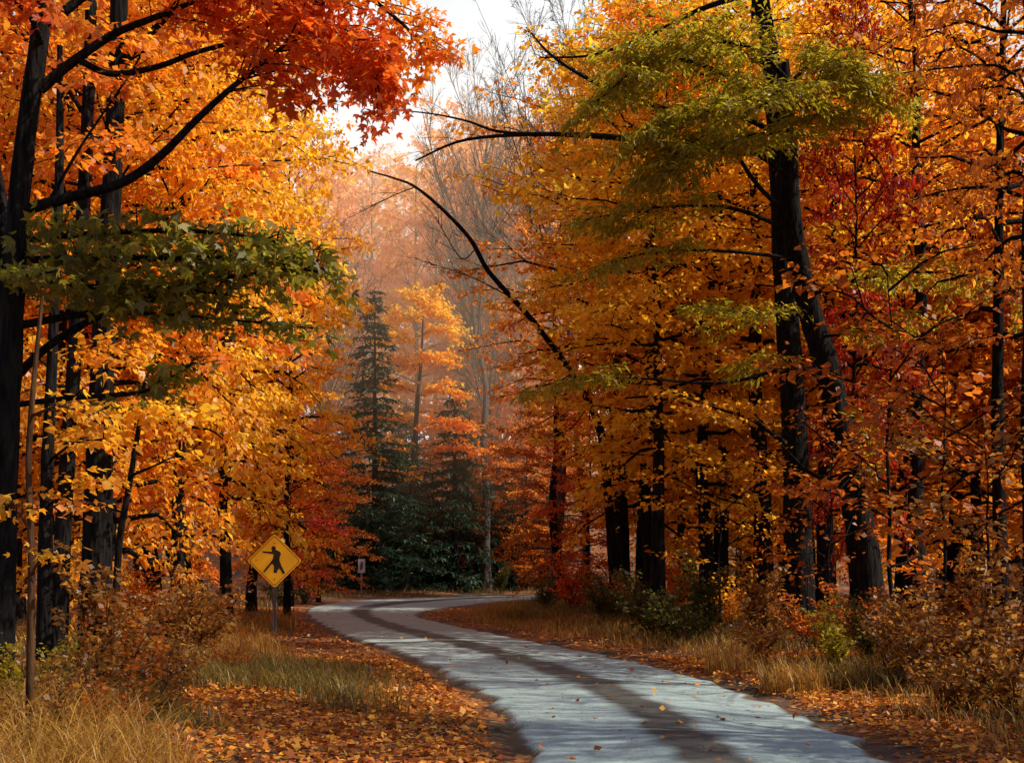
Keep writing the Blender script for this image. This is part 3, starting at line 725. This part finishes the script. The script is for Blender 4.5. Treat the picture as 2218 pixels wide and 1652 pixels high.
# ---- right side trees
RIGHT = [
    ('high2', 1412, 30, .95, 'gold', 'dark-trunked gold tree standing left of the big maple, behind the green bush'),
    ('mid1', 1425, 26, 1.10, 'gold', 'gold tree whose drooping foliage hides the foot of the arching tree'),
    ('round2', 1530, 28, 1.0, 'gold', 'broad gold tree rising behind the green bush on the right bank'),
    ('mid2', 1390, 33, 1.20, 'amber', 'orange-gold tree at the inside of the bend behind the arching tree'),
    ('high2', 1212, 46, 1.0, 'orange', 'sparse orange tree whose twigs edge the sky gap at top centre'),
    ('high1', 1345, 33, 1.0, 'orange', 'orange tree beside the sky gap, behind the long dark limb'),
    ('high1', 1652, 27, .98, 'gold', 'straight dark trunk seen just left of the big furrowed trunk'),
    ('round1', 1560, 33, 1.15, 'gold', 'tall gold tree glowing between the dark trunks of the right wood'),
    ('high1', 1790, 26, .85, 'gold', 'straight dark trunk hidden between the big trunk and the leaning one'),
    ('high2', 1985, 23, .92, 'amber', 'dark trunk standing right of the leaning olive tree'),
    ('round2', 1960, 28, 1.05, 'orange', 'orange tree right of the leaning trunk, its crown above eye level'),
    ('round1', 2120, 29, .85, 'amber', 'broad amber tree filling the lower right wood'),
    ('high1', 2168, 17.5, .80, 'rust', 'broad dark trunk near the right edge with reddish leaves'),
    ('round2', 2060, 31, 1.05, 'orange', 'orange-red tree under the pale sky glimpses at upper right'),
    ('round1', 1750, 34, 1.2, 'gold', 'tall gold tree behind the crown of the olive tree'),
    ('high2', 2235, 15.5, .75, 'orange', 'dark trunk cut by the right picture edge'),
]
for pr, px, d, sc, mt, lb in RIGHT:
    place(pr, px, d, sc, mt, 'autumn_tree', lb, sx=.5 if d < 18 else None, group='autumn trees along the right side of the road')
place('low2', 1850, 22.5, 1.02, 'scarlet', 'scarlet_maple', 'slender maple with scarlet leaves among the upper right crowns', sx=.42)
for i, (pr, px, d, sc, mt) in enumerate([('round1', 1480, 46, 1.0, 'orange'), ('high1', 1540, 48, 1.1, 'gold'), ('far1', 1620, 46, .85, 'gold'), ('high2', 1700, 43, 1.1, 'amber'), ('far2', 1800, 50, .9, 'gold'), ('high1', 1880, 40, 1.0, 'amber'),
                                       ('far1', 1950, 46, .8, 'gold'), ('high2', 2040, 42, 1.0, 'amber'), ('far2', 2120, 50, .9, 'gold'), ('high1', 2200, 38, 1.0, 'orange'), ('far1', 2300, 46, .9, 'amber'), ('far2', 1400, 56, .95, 'orange'),
                                       ('far1', 1500, 56, .95, 'amber'), ('far2', 1650, 58, .95, 'gold'), ('far1', 1800, 60, .95, 'amber'), ('far2', 1960, 64, .9, 'gold'), ('far1', 2120, 68, .9, 'amber'), ('low1', 1580, 50, 1, 'gold'), ('low2', 1750, 47, 1, 'gold'), ('low1', 1900, 52, 1, 'gold'), ('low2', 2080, 45, 1, 'amber'), ('low2', 2230, 30, .9, 'amber')]):
    place(pr, px, d, sc, mt, 'autumn_tree', 'golden tree deep in the right wood, seen between nearer trunks', group='trees deep in the right wood')
for px, d, sc, mt in [(1480, 34, .9, 'gold'), (1600, 43, 1.0, 'gold'), (1720, 42, .95, 'gold'), (1850, 34, .95, 'gold'), (1990, 35, .95, 'amber'), (2100, 36, .9, 'gold')]:
    place('low2', px, d, sc, mt, 'autumn_tree', 'golden tree deep in the right wood, seen between nearer trunks', group='trees deep in the right wood')
for X_, d, sc in [(12.5, 7.6, .62), (12.0, 14.6, .55)]:  # unseen trees added so their shadows stripe the road
    place('bare2', CX + X_ / d * F, d, sc, None, 'bare_tree', 'leafless thin tree added beyond the right picture edge, striping the road with shadow', group='leafless shadow trees added beyond the right picture edge')
for X_, d, sc in [(6.4, 9.0, .44), (7.6, 12.9, .48)]:  # nearer unseen trees, added for clear trunk shadows across the road
    place('bare2', CX + X_ / d * F, d, sc, None, 'bare_tree', 'leafless thin tree added beyond the right picture edge, striping the road with shadow', group='leafless shadow trees added beyond the right picture edge')
for X_, d, sc in [(7.4, 8.4, .42), (8.8, 12.4, .40), (10.2, 6.0, .45)]:  # unseen trees added to shade the right verge and half the road
    place('low1', CX + X_ / d * F, d, sc, 'rust', 'shade_tree', 'small rust tree added just past the right picture edge for shade', group='small shade trees added past the right picture edge')
for px, d, sc in [(2480, 26, 1.0), (2400, 29, 1.0)]:  # unseen trees added to darken the right wood with their shade
    place('round1', px, d, sc, 'rust', 'autumn_tree', 'rust tree added past the right picture edge to shade the wood', group='rust shade trees added past the right picture edge')
SAP = [('sap1', 1935, 18.5, 1.5, 'rust', 'thin rust-leaved sapling just right of the leaning olive trunk'),
       ('sap2', 1560, 24, 1.1, 'amber', 'slender amber sapling behind the green bush on the right bank'),
       ('sap1', 2050, 16.5, 1.1, 'rust', 'thin rust-leaved sapling in the dark lower right brush'),
       ('sap2', 1800, 20, 1.1, 'rust', 'brown-leaved sapling at the foot of the big maple'),
       ('sap2', 2140, 15, 1.0, 'brown', 'dim brown sapling at the dark right edge')]
for pr, px, d, sc, mt, lb in SAP:
    place(pr, px, d, sc, mt, 'sapling', lb, cat='sapling', group='saplings on the right bank')

# ---- shrubs
SHR = [('shrub1', 1425, 22.5, 1.15, 'shrub', 'rounded olive-green bush on the right bank under the amber tree'),
       ('shrub2', 1520, 21.5, 1.0, 'shrub', 'upright dull green bush right of the rounded olive one'),
       ('shrub2', 1370, 25.5, .75, 'brown', 'small brown bush left of the rounded olive one'),
       ('shrub1', 1475, 20.8, .85, 'shrub', 'smaller olive bush in front of the rounded olive-green one'),
       ('shrub1', 1310, 28, 1.0, 'shrub', 'dull olive bush on the right bank below the arching tree'),
       ('shrub1', 1240, 34, 1.5, 'ember', 'fiery red-orange bush on the right bank at the bend'),
       ('shrub1', 1180, 36, .85, 'shrub', 'low green bush at the tip of the right bank'),
       ('shrub2', 1085, 66, 1.1, 'shrub', 'small green bush across the road on the far verge'),
       ('shrub2', 1640, 20, 1.0, 'brown', 'brown bush at the foot of the straight dark trunks'),
       ('shrub1', 1760, 19, .75, 'rust', 'rusty low bush in front of the big furrowed trunk'),
       ('shrub2', 1810, 14.6, .62, 'olive', 'pale yellow-green weed catching light on the right verge'),
       ('shrub2', 1880, 15.4, .6, 'shrub', 'smaller dull green weed behind the pale one on the right verge'),
       ('shrub1', 1900, 16.2, .8, 'brown', 'dark brown bush right of the pale weeds'),
       ('shrub1', 2020, 14, .85, 'brown', 'dark brown bush low at the right wood edge'),
       ('shrub1', 1960, 17.5, .85, 'brown', 'small brown bush behind the dark ones on the right verge'),
       ('shrub2', 1690, 23, .8, 'brown', 'dull brown bush between the straight trunk and the big furrowed one'),
       ('shrub1', 1580, 25, .9, 'amber', 'wide amber bush behind the green bushes on the right bank'),
       ('shrub3', 1650, 17.2, .9, 'brown', 'low dull bush behind the left golden weed tuft'),
       ('shrub2', 2080, 16, 1.1, 'brown', 'tall brown brush in the dark right wood'),
       ('shrub1', 1330, 30, 1.1, 'brown', 'brown bush beneath the arching tree'),
       ('shrub1', 2170, 13.5, .95, 'rust', 'rusty brush at the right picture edge'),
       ('shrub3', 2075, 11, 1.0, 'brown', 'low brown bush among the litter at lower right'),
       ('shrub3', 1960, 13.2, .9, 'brown', 'low brown bush right of the olive grass tuft'),
       ('shrub1', 1860, 19, .85, 'rust', 'rust bush at the foot of the leaning olive tree'),
       ('shrub2', 1470, 29, 1.2, 'orange', 'orange bush peering over the rounded green one'),
       ('shrub2', 2130, 12.5, .85, 'brown', 'brown brush near the lower right corner'),
       ('shrub1', 2200, 10.5, .8, 'brown', 'darkest brown brush at the lower right picture edge'),
       ('shrub1', 310, 15.5, .8, 'brown', 'tangled brown brush right of the forked stem'),
       ('shrub2', 365, 13.5, .7, 'brown', 'brown brush with yellow leaves left of the pale grass'),
       ('shrub3', 265, 11.5, .9, 'rust', 'rust-flecked bush in front of the broad trunk'),
       ('shrub1', 345, 11.8, .62, 'brown', 'low tangled brown bush in front of the forked stem'),
       ('shrub2', 240, 13.2, .9, 'brown', 'twiggy brown bush at the foot of the broad furrowed trunk'),
       ('shrub1', 410, 15.5, .8, 'brown', 'brown bush left of the straw grass clumps'),
       ('shrub3', 150, 8.6, .7, 'brown', 'small brown plant right of the brown sapling stem'),
       ('shrub1', 330, 18.5, 1.1, 'rust', 'rusty bush below the golden maple on the left bank'),
       ('shrub2', 95, 9.6, .40, 'olive', 'yellow-green leafy plant behind the brown sapling'),
       ('shrub2', 15, 9.0, .45, 'olive', 'yellow-green leafy plant at the left picture edge'),
       ('shrub3', 120, 7.7, .6, 'brown', 'brown weed standing in the golden grass, right of the sapling stem'),
       ('shrub3', 255, 8.3, .55, 'rust', 'small rusty weed at the edge of the golden grass'),
       ('shrub3', 335, 9.6, .6, 'brown', 'small brown weed between the golden grass and the olive grass'),
       ('shrub3', 400, 12.5, .6, 'brown', 'low brown weed in the olive grass'),
       ('shrub3', 500, 14.0, .5, 'rust', 'low rusty weed in the olive grass, toward the road'),
       ('shrub3', 430, 17.5, 1.3, 'brown', 'low brown bush behind the pale grass tuft'),
       ('shrub3', 200, 10.5, 1.0, 'brown', 'dim brown bush at the foot of the slim dark trunk'),
       ('shrub1', 660, 47, 1.1, 'shrub', 'dull green bush on the verge behind the diamond sign'),
       ('shrub1', 610, 44, 1.1, 'shrub', 'dark green bush half hidden by the diamond sign post'),
       ('shrub1', 960, 70, 1.2, 'shrub', 'dim green bush across the road below the young yellow tree'),
       ('shrub1', 850, 68, 1.0, 'brown', 'brown bush across the road below the spruce'),
       ('shrub1', 710, 60, 1.1, 'shrub', 'green bush left of the small white sign')]
for pr, px, d, sc, mt, lb in SHR:
    place(pr, px, d, sc, mt, 'bush', lb, cat='bush', group='bushes along the road verges')

# ------------------------------------------------------------------ grass
def blades(cx, cy, n, spread, h, w, r, lean=.5, mat='grass', flop=.5):
    x = cx + r.standard_normal(n) * spread; y = cy + r.standard_normal(n) * spread
    return x, y

def grass_mesh(name, X, Y, Hh, Wd, mat, lean=.45, r=None, origin=(0, 0, 0)):
    r = r or rng
    n = len(X)
    Z = np.array([ground_z(x, y) for x, y in zip(X, Y)]) - .02
    az = r.random(n) * 6.283; ln = lean * (.2 + 1.3 * r.random(n)) * Hh
    dx, dy = np.cos(az) * ln, np.sin(az) * ln
    sx, sy = -np.sin(az) * Wd, np.cos(az) * Wd
    b = np.column_stack([X, Y, Z]) - np.array(origin)
    s = np.column_stack([sx, sy, 0 * sx])
    def lev(t, k, wf):
        c = b + np.column_stack([dx * t ** 2, dy * t ** 2, Hh * (t - k * t ** 2.5)])
        return c - s * wf, c + s * wf
    kk = (.15 + .35 * r.random(n))
    lv = [lev(0, kk, .5), lev(.4, kk, .45), lev(.75, kk, .3), lev(1.0, kk, .06)]
    V = np.stack([a for pr in lv for a in pr], 1).reshape(-1, 3)
    bi = np.arange(n)[:, None] * 8
    Q = np.concatenate([bi + np.array([0, 1, 3, 2]), bi + np.array([2, 3, 5, 4]), bi + np.array([4, 5, 7, 6])])
    t = np.repeat(np.column_stack([r.random(n), .7 + .45 * r.random(n)]), 8, axis=0)
    return quad_mesh(name, V, Q, LEAF[mat], tint=t)

def scatter(n, test, x0, x1, y0, y1):
    out = []
    while len(out) < n:
        x = rng.uniform(x0, x1); y = rng.uniform(y0, y1)
        if rng.random() < test(x, y): out.append((x, y))
    return np.array(out)

def noise2(x, y, s=1.0):
    return .5 + .25 * (math.sin(x * 1.7 * s + 2.1 * math.sin(y * .9 * s)) + math.sin(y * 1.3 * s + 1.7 * math.sin(x * 1.1 * s + 2)))

# golden grass in the left foreground
def t_left(x, y):
    d = road_dist(x, y)
    return sstep(1.6, 2.6, d) * sstep(.25, .6, noise2(x, y)) if x < 0 else 0
q = scatter(9000, t_left, -4.6, -.7, 4.6, 9.0)
o = link('grass', grass_mesh('grass', q[:, 0], q[:, 1], rng.uniform(.18, .60, len(q)), rng.uniform(.004, .010, len(q)), 'grass', .95)); o['kind'] = 'stuff'
# olive grass belt behind it
def t_olive(x, y):
    d = road_dist(x, y); n_ = noise2(x, y, .8)
    near = .35 if 10.8 < y < 15.8 else 1.4
    return (sstep(near, near + 1.8, d) if x < 1 else sstep(.8, 1.6, d)) * sstep(.12, .45, n_)
q = scatter(22000, lambda x, y: t_olive(x, y) * (x < -.5), -5.2, -.6, 9.2, 16.5)
o = link('grass', grass_mesh('grass', q[:, 0], q[:, 1], rng.uniform(.12, .36, len(q)), rng.uniform(.005, .011, len(q)), 'grassg', .7)); o['kind'] = 'stuff'
q = scatter(9000, lambda x, y: t_olive(x, y) * (x < -.5), -9, -2, 16.2, 26)
o = link('grass', grass_mesh('grass', q[:, 0], q[:, 1], rng.uniform(.15, .50, len(q)), rng.uniform(.006, .013, len(q)), 'grass', .7)); o['kind'] = 'stuff'
q = scatter(26000, lambda x, y: t_olive(x, y) * (road_dist(x, y) < 6), -6, 9, 8, 45)
q = q[(q[:, 0] > -3.2) | (q[:, 1] > 36)]
q = np.array([p for p in q if p[0] > np.interp(p[1], RR[:120, 1][np.argsort(RR[:120, 1])], RR[:120, 0][np.argsort(RR[:120, 1])])])
o = link('grass', grass_mesh('grass', q[:, 0], q[:, 1], rng.uniform(.15, .45, len(q)), rng.uniform(.006, .014, len(q)), 'grassg', .6)); o['kind'] = 'stuff'
q = scatter(7000, lambda x, y: sstep(.4, 1.2, road_dist(x, y)) * (road_dist(x, y) < 5) * sstep(.2, .5, noise2(x, y, .6)), -16, 16, 24, 72)
q = q[(q[:, 0] < -3.5) | (q[:, 1] > 60)]
o = link('grass', grass_mesh('grass', q[:, 0], q[:, 1], rng.uniform(.2, .6, len(q)), rng.uniform(.01, .025, len(q)), 'grassg', .5)); o['kind'] = 'stuff'
def t_rv(x, y):
    d = road_dist(x, y); c_ = np.interp(y, RL[:120, 1], RL[:120, 0]) 
    return sstep(.35, .9, d) * (1 - sstep(2.0, 3.2, d)) * sstep(.2, .6, noise2(x, y, 1.3)) * (x > c_ + 1.5)
q = scatter(7000, t_rv, -4, 8, 8.5, 36)
o = link('grass', grass_mesh('grass', q[:, 0], q[:, 1], rng.uniform(.12, .42, len(q)), rng.uniform(.005, .011, len(q)), 'grass', .7)); o['kind'] = 'stuff'
# tufts one can count
for px, d, n, sp, h, mt, lb in [
    (1715, 13.2, 700, .34, .55, 'grass', 'bright golden grass tuft beside the right road edge'),
    (1575, 15.6, 380, .28, .55, 'grass', 'golden weed tuft left of the brightest tuft on the right verge'),
    (1860, 13.2, 420, .40, .55, 'grassg', 'olive grass tuft right of the brightest golden one'),
    (485, 19.5, 900, .55, .75, 'grass', 'pale straw grass clump left of the diamond sign'),
    (540, 17.5, 800, .5, .55, 'grass', 'straw grass clump at the foot of the diamond sign post'),
    (450, 14.5, 900, .55, .45, 'grass', 'short straw grass clump below the brown brush'),
    (1085, 32, 700, .55, .8, 'grass', 'tall straw grass on the right bank facing the bend'),
    (1130, 30, 600, .55, .7, 'grassg', 'greenish grass clump right of the tall straw grass at the bend'),
    (605, 27, 420, .4, .7, 'grass', 'straw grass tuft just right of the diamond sign post')]:
    x = base_x(px, d)
    rr_ = sp * 1.1 * rng.random(n) ** .62; aa_ = rng.random(n) * 6.283; X = x + rr_ * np.cos(aa_); Y = d + rr_ * np.sin(aa_)
    z = ground_z(x, d)
    o = link('grass_tuft', grass_mesh('grass_tuft', X, Y, h * rng.uniform(.45, 1.05, n), rng.uniform(.004, .011, n), mt, .6, origin=(x, d, z)))
    o.location = (x, d, z); o['label'] = lb; o['category'] = 'grass tuft'; o['group'] = 'grass tufts along the verges'

# ------------------------------------------------------------------ fallen leaves
def t_lit(x, y):
    d = road_dist(x, y)
    if d <= 0: return .010
    return .15 + .85 * sstep(0, .3, d) * (1 - .6 * sstep(3, 6, d))
q = scatter(70000, t_lit, -6, 6.5, 5.5, 18)
q2 = scatter(22000, lambda x, y: t_lit(x, y) * (road_dist(x, y) < 4), -11, 5, 18, 42)
q = np.concatenate([q, q2]); n = len(q)
dd = np.array([road_dist(x, y) for x, y in q])
Z = np.array([ground_z(x, y, d) for (x, y), d in zip(q, dd)]); Z = np.where(dd <= 0, .028, Z)
C = np.column_stack([q, Z + .012 + .02 * rng.random(n)])
A = np.column_stack([rng.standard_normal((n, 2)), .25 * rng.standard_normal(n)])
Nn = np.array([0, 0, 1.0]) + rng.standard_normal((n, 3)) * .35
Ls = .022 + .065 * rng.random(n) ** 2.0 + .012 * rng.random(n)
tint = np.stack([rng.random(n), .65 + .5 * rng.random(n)], 1)
o = link('fallen_leaves', leaf_mesh('fallen_leaves', C, A, Nn, Ls, Ls * .8, tint, LEAF['litter'])); o['kind'] = 'stuff'

# ------------------------------------------------------------------ stone in the litter
def stone(px, d, s, label):
    x = base_x(px, d)
    me = bpy.data.meshes.new('stone')
    import bmesh
    bm = bmesh.new(); bmesh.ops.create_icosphere(bm, subdivisions=3, radius=1)
    for v in bm.verts:
        f = 1 + .18 * math.sin(v.co.x * 3.1 + 1) * math.cos(v.co.y * 2.7) + .10 * math.sin(v.co.z * 6 + v.co.x * 5)
        v.co = Vector((v.co.x * s * 1.5 * f, v.co.y * s * f, v.co.z * s * .6 * f))
    bm.to_mesh(me); bm.free()
    for p in me.polygons: p.use_smooth = True
    me.materials.append(plain('stone dark', (.035, .03, .03), .85, 0, .5))
    o = link('stone', me); o.location = (x, d, ground_z(x, d) + s * .2); o['label'] = label; o['category'] = 'stone'
stone(790, 15.2, .10, 'small dark stone lying in the leaf litter left of the road')

# ------------------------------------------------------------------ signs
def poly(name, pts2, y, thick, mat, parent, bevel=0.0):
    """flat plate from an outline in the x-z plane, front face at -y"""
    import bmesh
    me = bpy.data.meshes.new(name); bm = bmesh.new()
    vs = [bm.verts.new((p[0], y, p[1])) for p in pts2]
    f = bm.faces.new(vs)
    if f.normal.y > 0: f.normal_flip()
    r = bmesh.ops.extrude_face_region(bm, geom=[f])
    for v in [e for e in r['geom'] if isinstance(e, bmesh.types.BMVert)]: v.co.y += thick
    bmesh.ops.recalc_face_normals(bm, faces=bm.faces)
    bmesh.ops.triangulate(bm, faces=[f for f in bm.faces if len(f.verts) > 4])
    bm.to_mesh(me); bm.free(); me.materials.append(mat)
    return link(name, me, parent)

def round_diamond(h, r, n=6):
    """diamond with half diagonal h and rounded corners"""
    pts = []
    for k in range(4):
        a = math.pi / 2 * k
        c = np.array([math.cos(a), math.sin(a)]) * (h - r * math.sqrt(2))
        for t in np.linspace(-math.pi / 4, math.pi / 4, n):
            pts.append((c[0] + r * math.cos(a + t), c[1] + r * math.sin(a + t)))
    return pts

SD = 22.7
sc_ = SD / F
sx, sz = base_x(595, SD), CAM_H - (1214 - HY) * sc_
gz = ground_z(sx, SD)
sign = thing('pedestrian_sign', 'yellow-orange diamond sign with a dark walking figure on a metal post, left of the road', 'road sign', (sx, SD, gz), .04)
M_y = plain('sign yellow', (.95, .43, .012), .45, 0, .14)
fb = M_y.node_tree.nodes['Principled BSDF']; fb.inputs['Emission Color'].default_value = (1, .42, .01, 1); fb.inputs['Emission Strength'].default_value = .16   # faint glow added so the panel reads brighter
M_k = plain('sign black', (.03, .018, .012), .6); M_s = plain('galvanised steel', (.22, .22, .23), .5, .7, .35)
cz = sz - gz
hd = 59 * sc_
import bmesh
# U-channel post
T_ = [(-.035, -.012), (-.022, -.012), (-.016, .018), (.016, .018), (.022, -.012), (.035, -.012), (.035, -.008), (.025, -.008), (.019, .022), (-.019, .022), (-.025, -.008), (-.035, -.008)]
me = bpy.data.meshes.new('post'); bm = bmesh.new()
lo = [bm.verts.new((x, y, -.4)) for x, y in T_]; hi = [bm.verts.new((x, y, cz + hd * .6)) for x, y in T_]
for i in range(12): bm.faces.new((lo[i], lo[(i + 1) % 12], hi[(i + 1) % 12], hi[i]))
bm.faces.new(hi); bm.faces.new(lo[::-1]); bmesh.ops.recalc_face_normals(bm, faces=bm.faces); bm.to_mesh(me); bm.free(); me.materials.append(M_s)
link('post', me, sign)
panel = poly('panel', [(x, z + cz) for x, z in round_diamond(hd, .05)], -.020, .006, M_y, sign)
ring_o = round_diamond(hd - .035, .045); ring_i = round_diamond(hd - .055, .04)
me = bpy.data.meshes.new('border'); nb_ = len(ring_o)
V = [(x, -.0225, z + cz) for x, z in ring_o] + [(x, -.0225, z + cz) for x, z in ring_i]
me.from_pydata(V, [], [(i, (i + 1) % nb_, nb_ + (i + 1) % nb_, nb_ + i) for i in range(nb_)]); me.materials.append(plain('sign border', (.33, .085, .008), .6))
link('border', me, panel)
# walking figure outline, traced from the sign (units: sign-centre pixels of the close-up, 738 px across)
fs = 2 * hd / 738 * 1.12
fig = [(-150, 118), (-34, 110), (-30, 128), (-38, 146), (-34, 168), (-14, 180), (8, 172), (18, 152), (14, 134), (44, 122), (72, 104), (78, 78), (64, 50), (58, 10), (84, -60), (128, -150), (100, -160), (60, -92), (38, -112), (28, -150), (-12, -142), (-6, -62), (-28, -32), (-122, -142), (-138, -130), (-62, -36), (-22, 20), (-10, 78), (-36, 84), (-140, 98)]
fo = poly('walking_figure', [(x * fs, z * fs + cz) for x, z in fig], -.0245, .002, M_k, panel)
for z_ in (210 * fs, -225 * fs):
    me = bpy.data.meshes.new('bolt'); bm = bmesh.new()
    bmesh.ops.create_cone(bm, cap_ends=True, segments=10, radius1=.016, radius2=.012, depth=.008)
    for v in bm.verts: v.co = Vector((v.co.x, v.co.z - .026, v.co.y + cz + z_))
    bm.to_mesh(me); bm.free(); me.materials.append(plain('bolt rust', (.45, .09, .01), .6, .2)); link('bolt', me, panel)

# small far sign seen beyond the bend
d2 = 60.0; s2 = d2 / F
fx = base_x(783, d2); fg = ground_z(fx, d2)
far = thing('roadside_sign', 'small pale rectangular sign on a thin post beyond the road bend', 'road sign', (fx, d2, fg), .25)
top = CAM_H - (1210 - HY) * s2 - fg; bot = CAM_H - (1240 - HY) * s2 - fg
Tt = Tubes(); Tt.add([(0, .02, -.3), (0, .02, top * .6), (0, .02, top - .05)], [.045, .045, .045], 8)
link('post', Tt.mesh('post', plain('post grey', (.30, .30, .30), .5, .4)), far)
wv = 7.5 * s2
p2 = poly('panel', [(-wv, bot), (wv, bot), (wv, top), (-wv, top)], -.05, .02, plain('sign white', (.62, .62, .62), .5, 0, .15), far)
poly('marking', [(-wv * .45, bot + .12), (wv * .35, bot + .22), (wv * .45, top - .18), (-wv * .2, top - .12), (-wv * .5, (top + bot) / 2)], -.056, .004, plain('sign grey', (.12, .12, .13), .6), p2)

# ------------------------------------------------------------------ haze beyond the bend
m, nt, out = new_mat('haze air')
vs = nt.nodes.new('ShaderNodeVolumeScatter'); vs.inputs['Color'].default_value = (1.0, .80, .58, 1); vs.inputs['Density'].default_value = .0021; vs.inputs['Anisotropy'].default_value = .2
em = nt.nodes.new('ShaderNodeEmission'); em.inputs['Color'].default_value = (1.0, .64, .37, 1); em.inputs['Strength'].default_value = .0013   # added peach glow standing in for sunlight scattered in the mist
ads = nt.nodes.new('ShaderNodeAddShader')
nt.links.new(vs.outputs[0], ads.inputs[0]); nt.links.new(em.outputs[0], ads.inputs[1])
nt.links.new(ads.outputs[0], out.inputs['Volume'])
gp = nt.nodes.new('ShaderNodeNewGeometry'); sx_ = nt.nodes.new('ShaderNodeSeparateXYZ'); nt.links.new(gp.outputs['Position'], sx_.inputs[0])
def ramp_(sock, a, b, hi):
    r_ = nt.nodes.new('ShaderNodeMapRange'); r_.interpolation_type = 'SMOOTHSTEP'
    r_.inputs['From Min'].default_value = a; r_.inputs['From Max'].default_value = b; r_.inputs['To Max'].default_value = hi
    nt.links.new(sock, r_.inputs['Value']); return r_.outputs[0]
rz_ = ramp_(sx_.outputs[2], 2.0, 19.0, 1.15); ry_ = ramp_(sx_.outputs[1], 48.0, 68.0, 1.0)
mu = nt.nodes.new('ShaderNodeMath'); mu.operation = 'MULTIPLY'; nt.links.new(rz_, mu.inputs[0]); nt.links.new(ry_, mu.inputs[1])
for sock, v in ((vs.inputs['Density'], .0084), (em.inputs['Strength'], .0074)):      # mist and its added glow both increase with height over the bend
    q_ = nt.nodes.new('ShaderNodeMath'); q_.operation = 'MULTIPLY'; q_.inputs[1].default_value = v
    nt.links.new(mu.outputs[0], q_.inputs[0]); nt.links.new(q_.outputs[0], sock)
me = bpy.data.meshes.new('haze')
x0, x1, y0, y1, z0, z1 = -70, 90, 48, 125, -1, 42
V = [(x, y, z) for x in (x0, x1) for y in (y0, y1) for z in (z0, z1)]
me.from_pydata(V, [], [(0, 1, 3, 2), (4, 6, 7, 5), (0, 4, 5, 1), (2, 3, 7, 6), (0, 2, 6, 4), (1, 5, 7, 3)])
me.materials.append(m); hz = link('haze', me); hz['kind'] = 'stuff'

# ------------------------------------------------------------------ sky, sun, camera
SUN_AZ, SUN_EL = math.radians(100), math.radians(44)    # azimuth clockwise from the view direction
w = bpy.data.worlds.new('World'); scene.world = w; w.use_nodes = True
nt = w.node_tree
bg = nt.nodes['Background']; bg.inputs['Strength'].default_value = .10
sky = nt.nodes.new('ShaderNodeTexSky'); sky.sky_type = 'NISHITA'; sky.sun_disc = False
sky.sun_elevation = SUN_EL; sky.sun_rotation = SUN_AZ
sky.dust_density = 1.5; sky.air_density = 1.0; sky.ozone_density = 1.5
# thin bright cloud bank low over the end of the road
tcw = nt.nodes.new('ShaderNodeTexCoord')
dotn = nt.nodes.new('ShaderNodeVectorMath'); dotn.operation = 'DOT_PRODUCT'
dotn.inputs[1].default_value = Vector((-.05, 1, .42)).normalized()
nt.links.new(tcw.outputs['Generated'], dotn.inputs[0])
mr = nt.nodes.new('ShaderNodeMapRange'); mr.interpolation_type = 'SMOOTHSTEP'
mr.inputs['From Min'].default_value = .80; mr.inputs['From Max'].default_value = .985
nt.links.new(dotn.outputs['Value'], mr.inputs['Value'])
cn = nt.nodes.new('ShaderNodeTexNoise'); cn.inputs['Scale'].default_value = 3.2; cn.inputs['Detail'].default_value = 6
nt.links.new(tcw.outputs['Generated'], cn.inputs['Vector'])
cmr = nt.nodes.new('ShaderNodeMapRange'); cmr.inputs['From Min'].default_value = .3; cmr.inputs['From Max'].default_value = .7
cmr.inputs['To Min'].default_value = .62; cmr.inputs['To Max'].default_value = 1.0
nt.links.new(cn.outputs[0], cmr.inputs['Value'])
mm = nt.nodes.new('ShaderNodeMath'); mm.operation = 'MULTIPLY'
nt.links.new(mr.outputs[0], mm.inputs[0]); nt.links.new(cmr.outputs[0], mm.inputs[1])
cm = nt.nodes.new('ShaderNodeMix'); cm.data_type = 'RGBA'
nt.links.new(mm.outputs[0], cm.inputs[0]); nt.links.new(sky.outputs[0], cm.inputs[6])
cm.inputs[7].default_value = (9.3, 10.4, 10.8, 1)
nt.links.new(cm.outputs[2], bg.inputs[0])
su = bpy.data.lights.new('sun', 'SUN'); su.energy = 5.0; su.angle = math.radians(.5); su.color = (1.0, .89, .71)
so = bpy.data.objects.new('sun', su); col.objects.link(so)
dirv = Vector((math.sin(SUN_AZ) * math.cos(SUN_EL), math.cos(SUN_AZ) * math.cos(SUN_EL), math.sin(SUN_EL)))
so.rotation_euler = dirv.to_track_quat('Z', 'Y').to_euler(); so.location = dirv * 60

cam = bpy.data.cameras.new('camera'); co = bpy.data.objects.new('camera', cam); col.objects.link(co)
co.location = (0, 0, CAM_H); co.rotation_euler = (math.pi / 2, 0, 0)
cam.sensor_width = 36; cam.sensor_fit = 'HORIZONTAL'; cam.lens = 36 * F / 2218
cam.shift_y = (HY - 826) / 2218
cam.clip_start = .1; cam.clip_end = 3000
scene.camera = co

scene.view_settings.view_transform = 'Standard'; scene.view_settings.look = 'None'
scene.view_settings.exposure = 0; scene.view_settings.gamma = 1
cy = scene.cycles
cy.use_denoising = True
cy.volume_step_rate = 1.0; cy.volume_max_steps = 64
cy.max_bounces = 6; cy.diffuse_bounces = 3; cy.glossy_bounces = 2; cy.transmission_bounces = 4; cy.volume_bounces = 0; cy.transparent_max_bounces = 4
cy.sample_clamp_indirect = 6
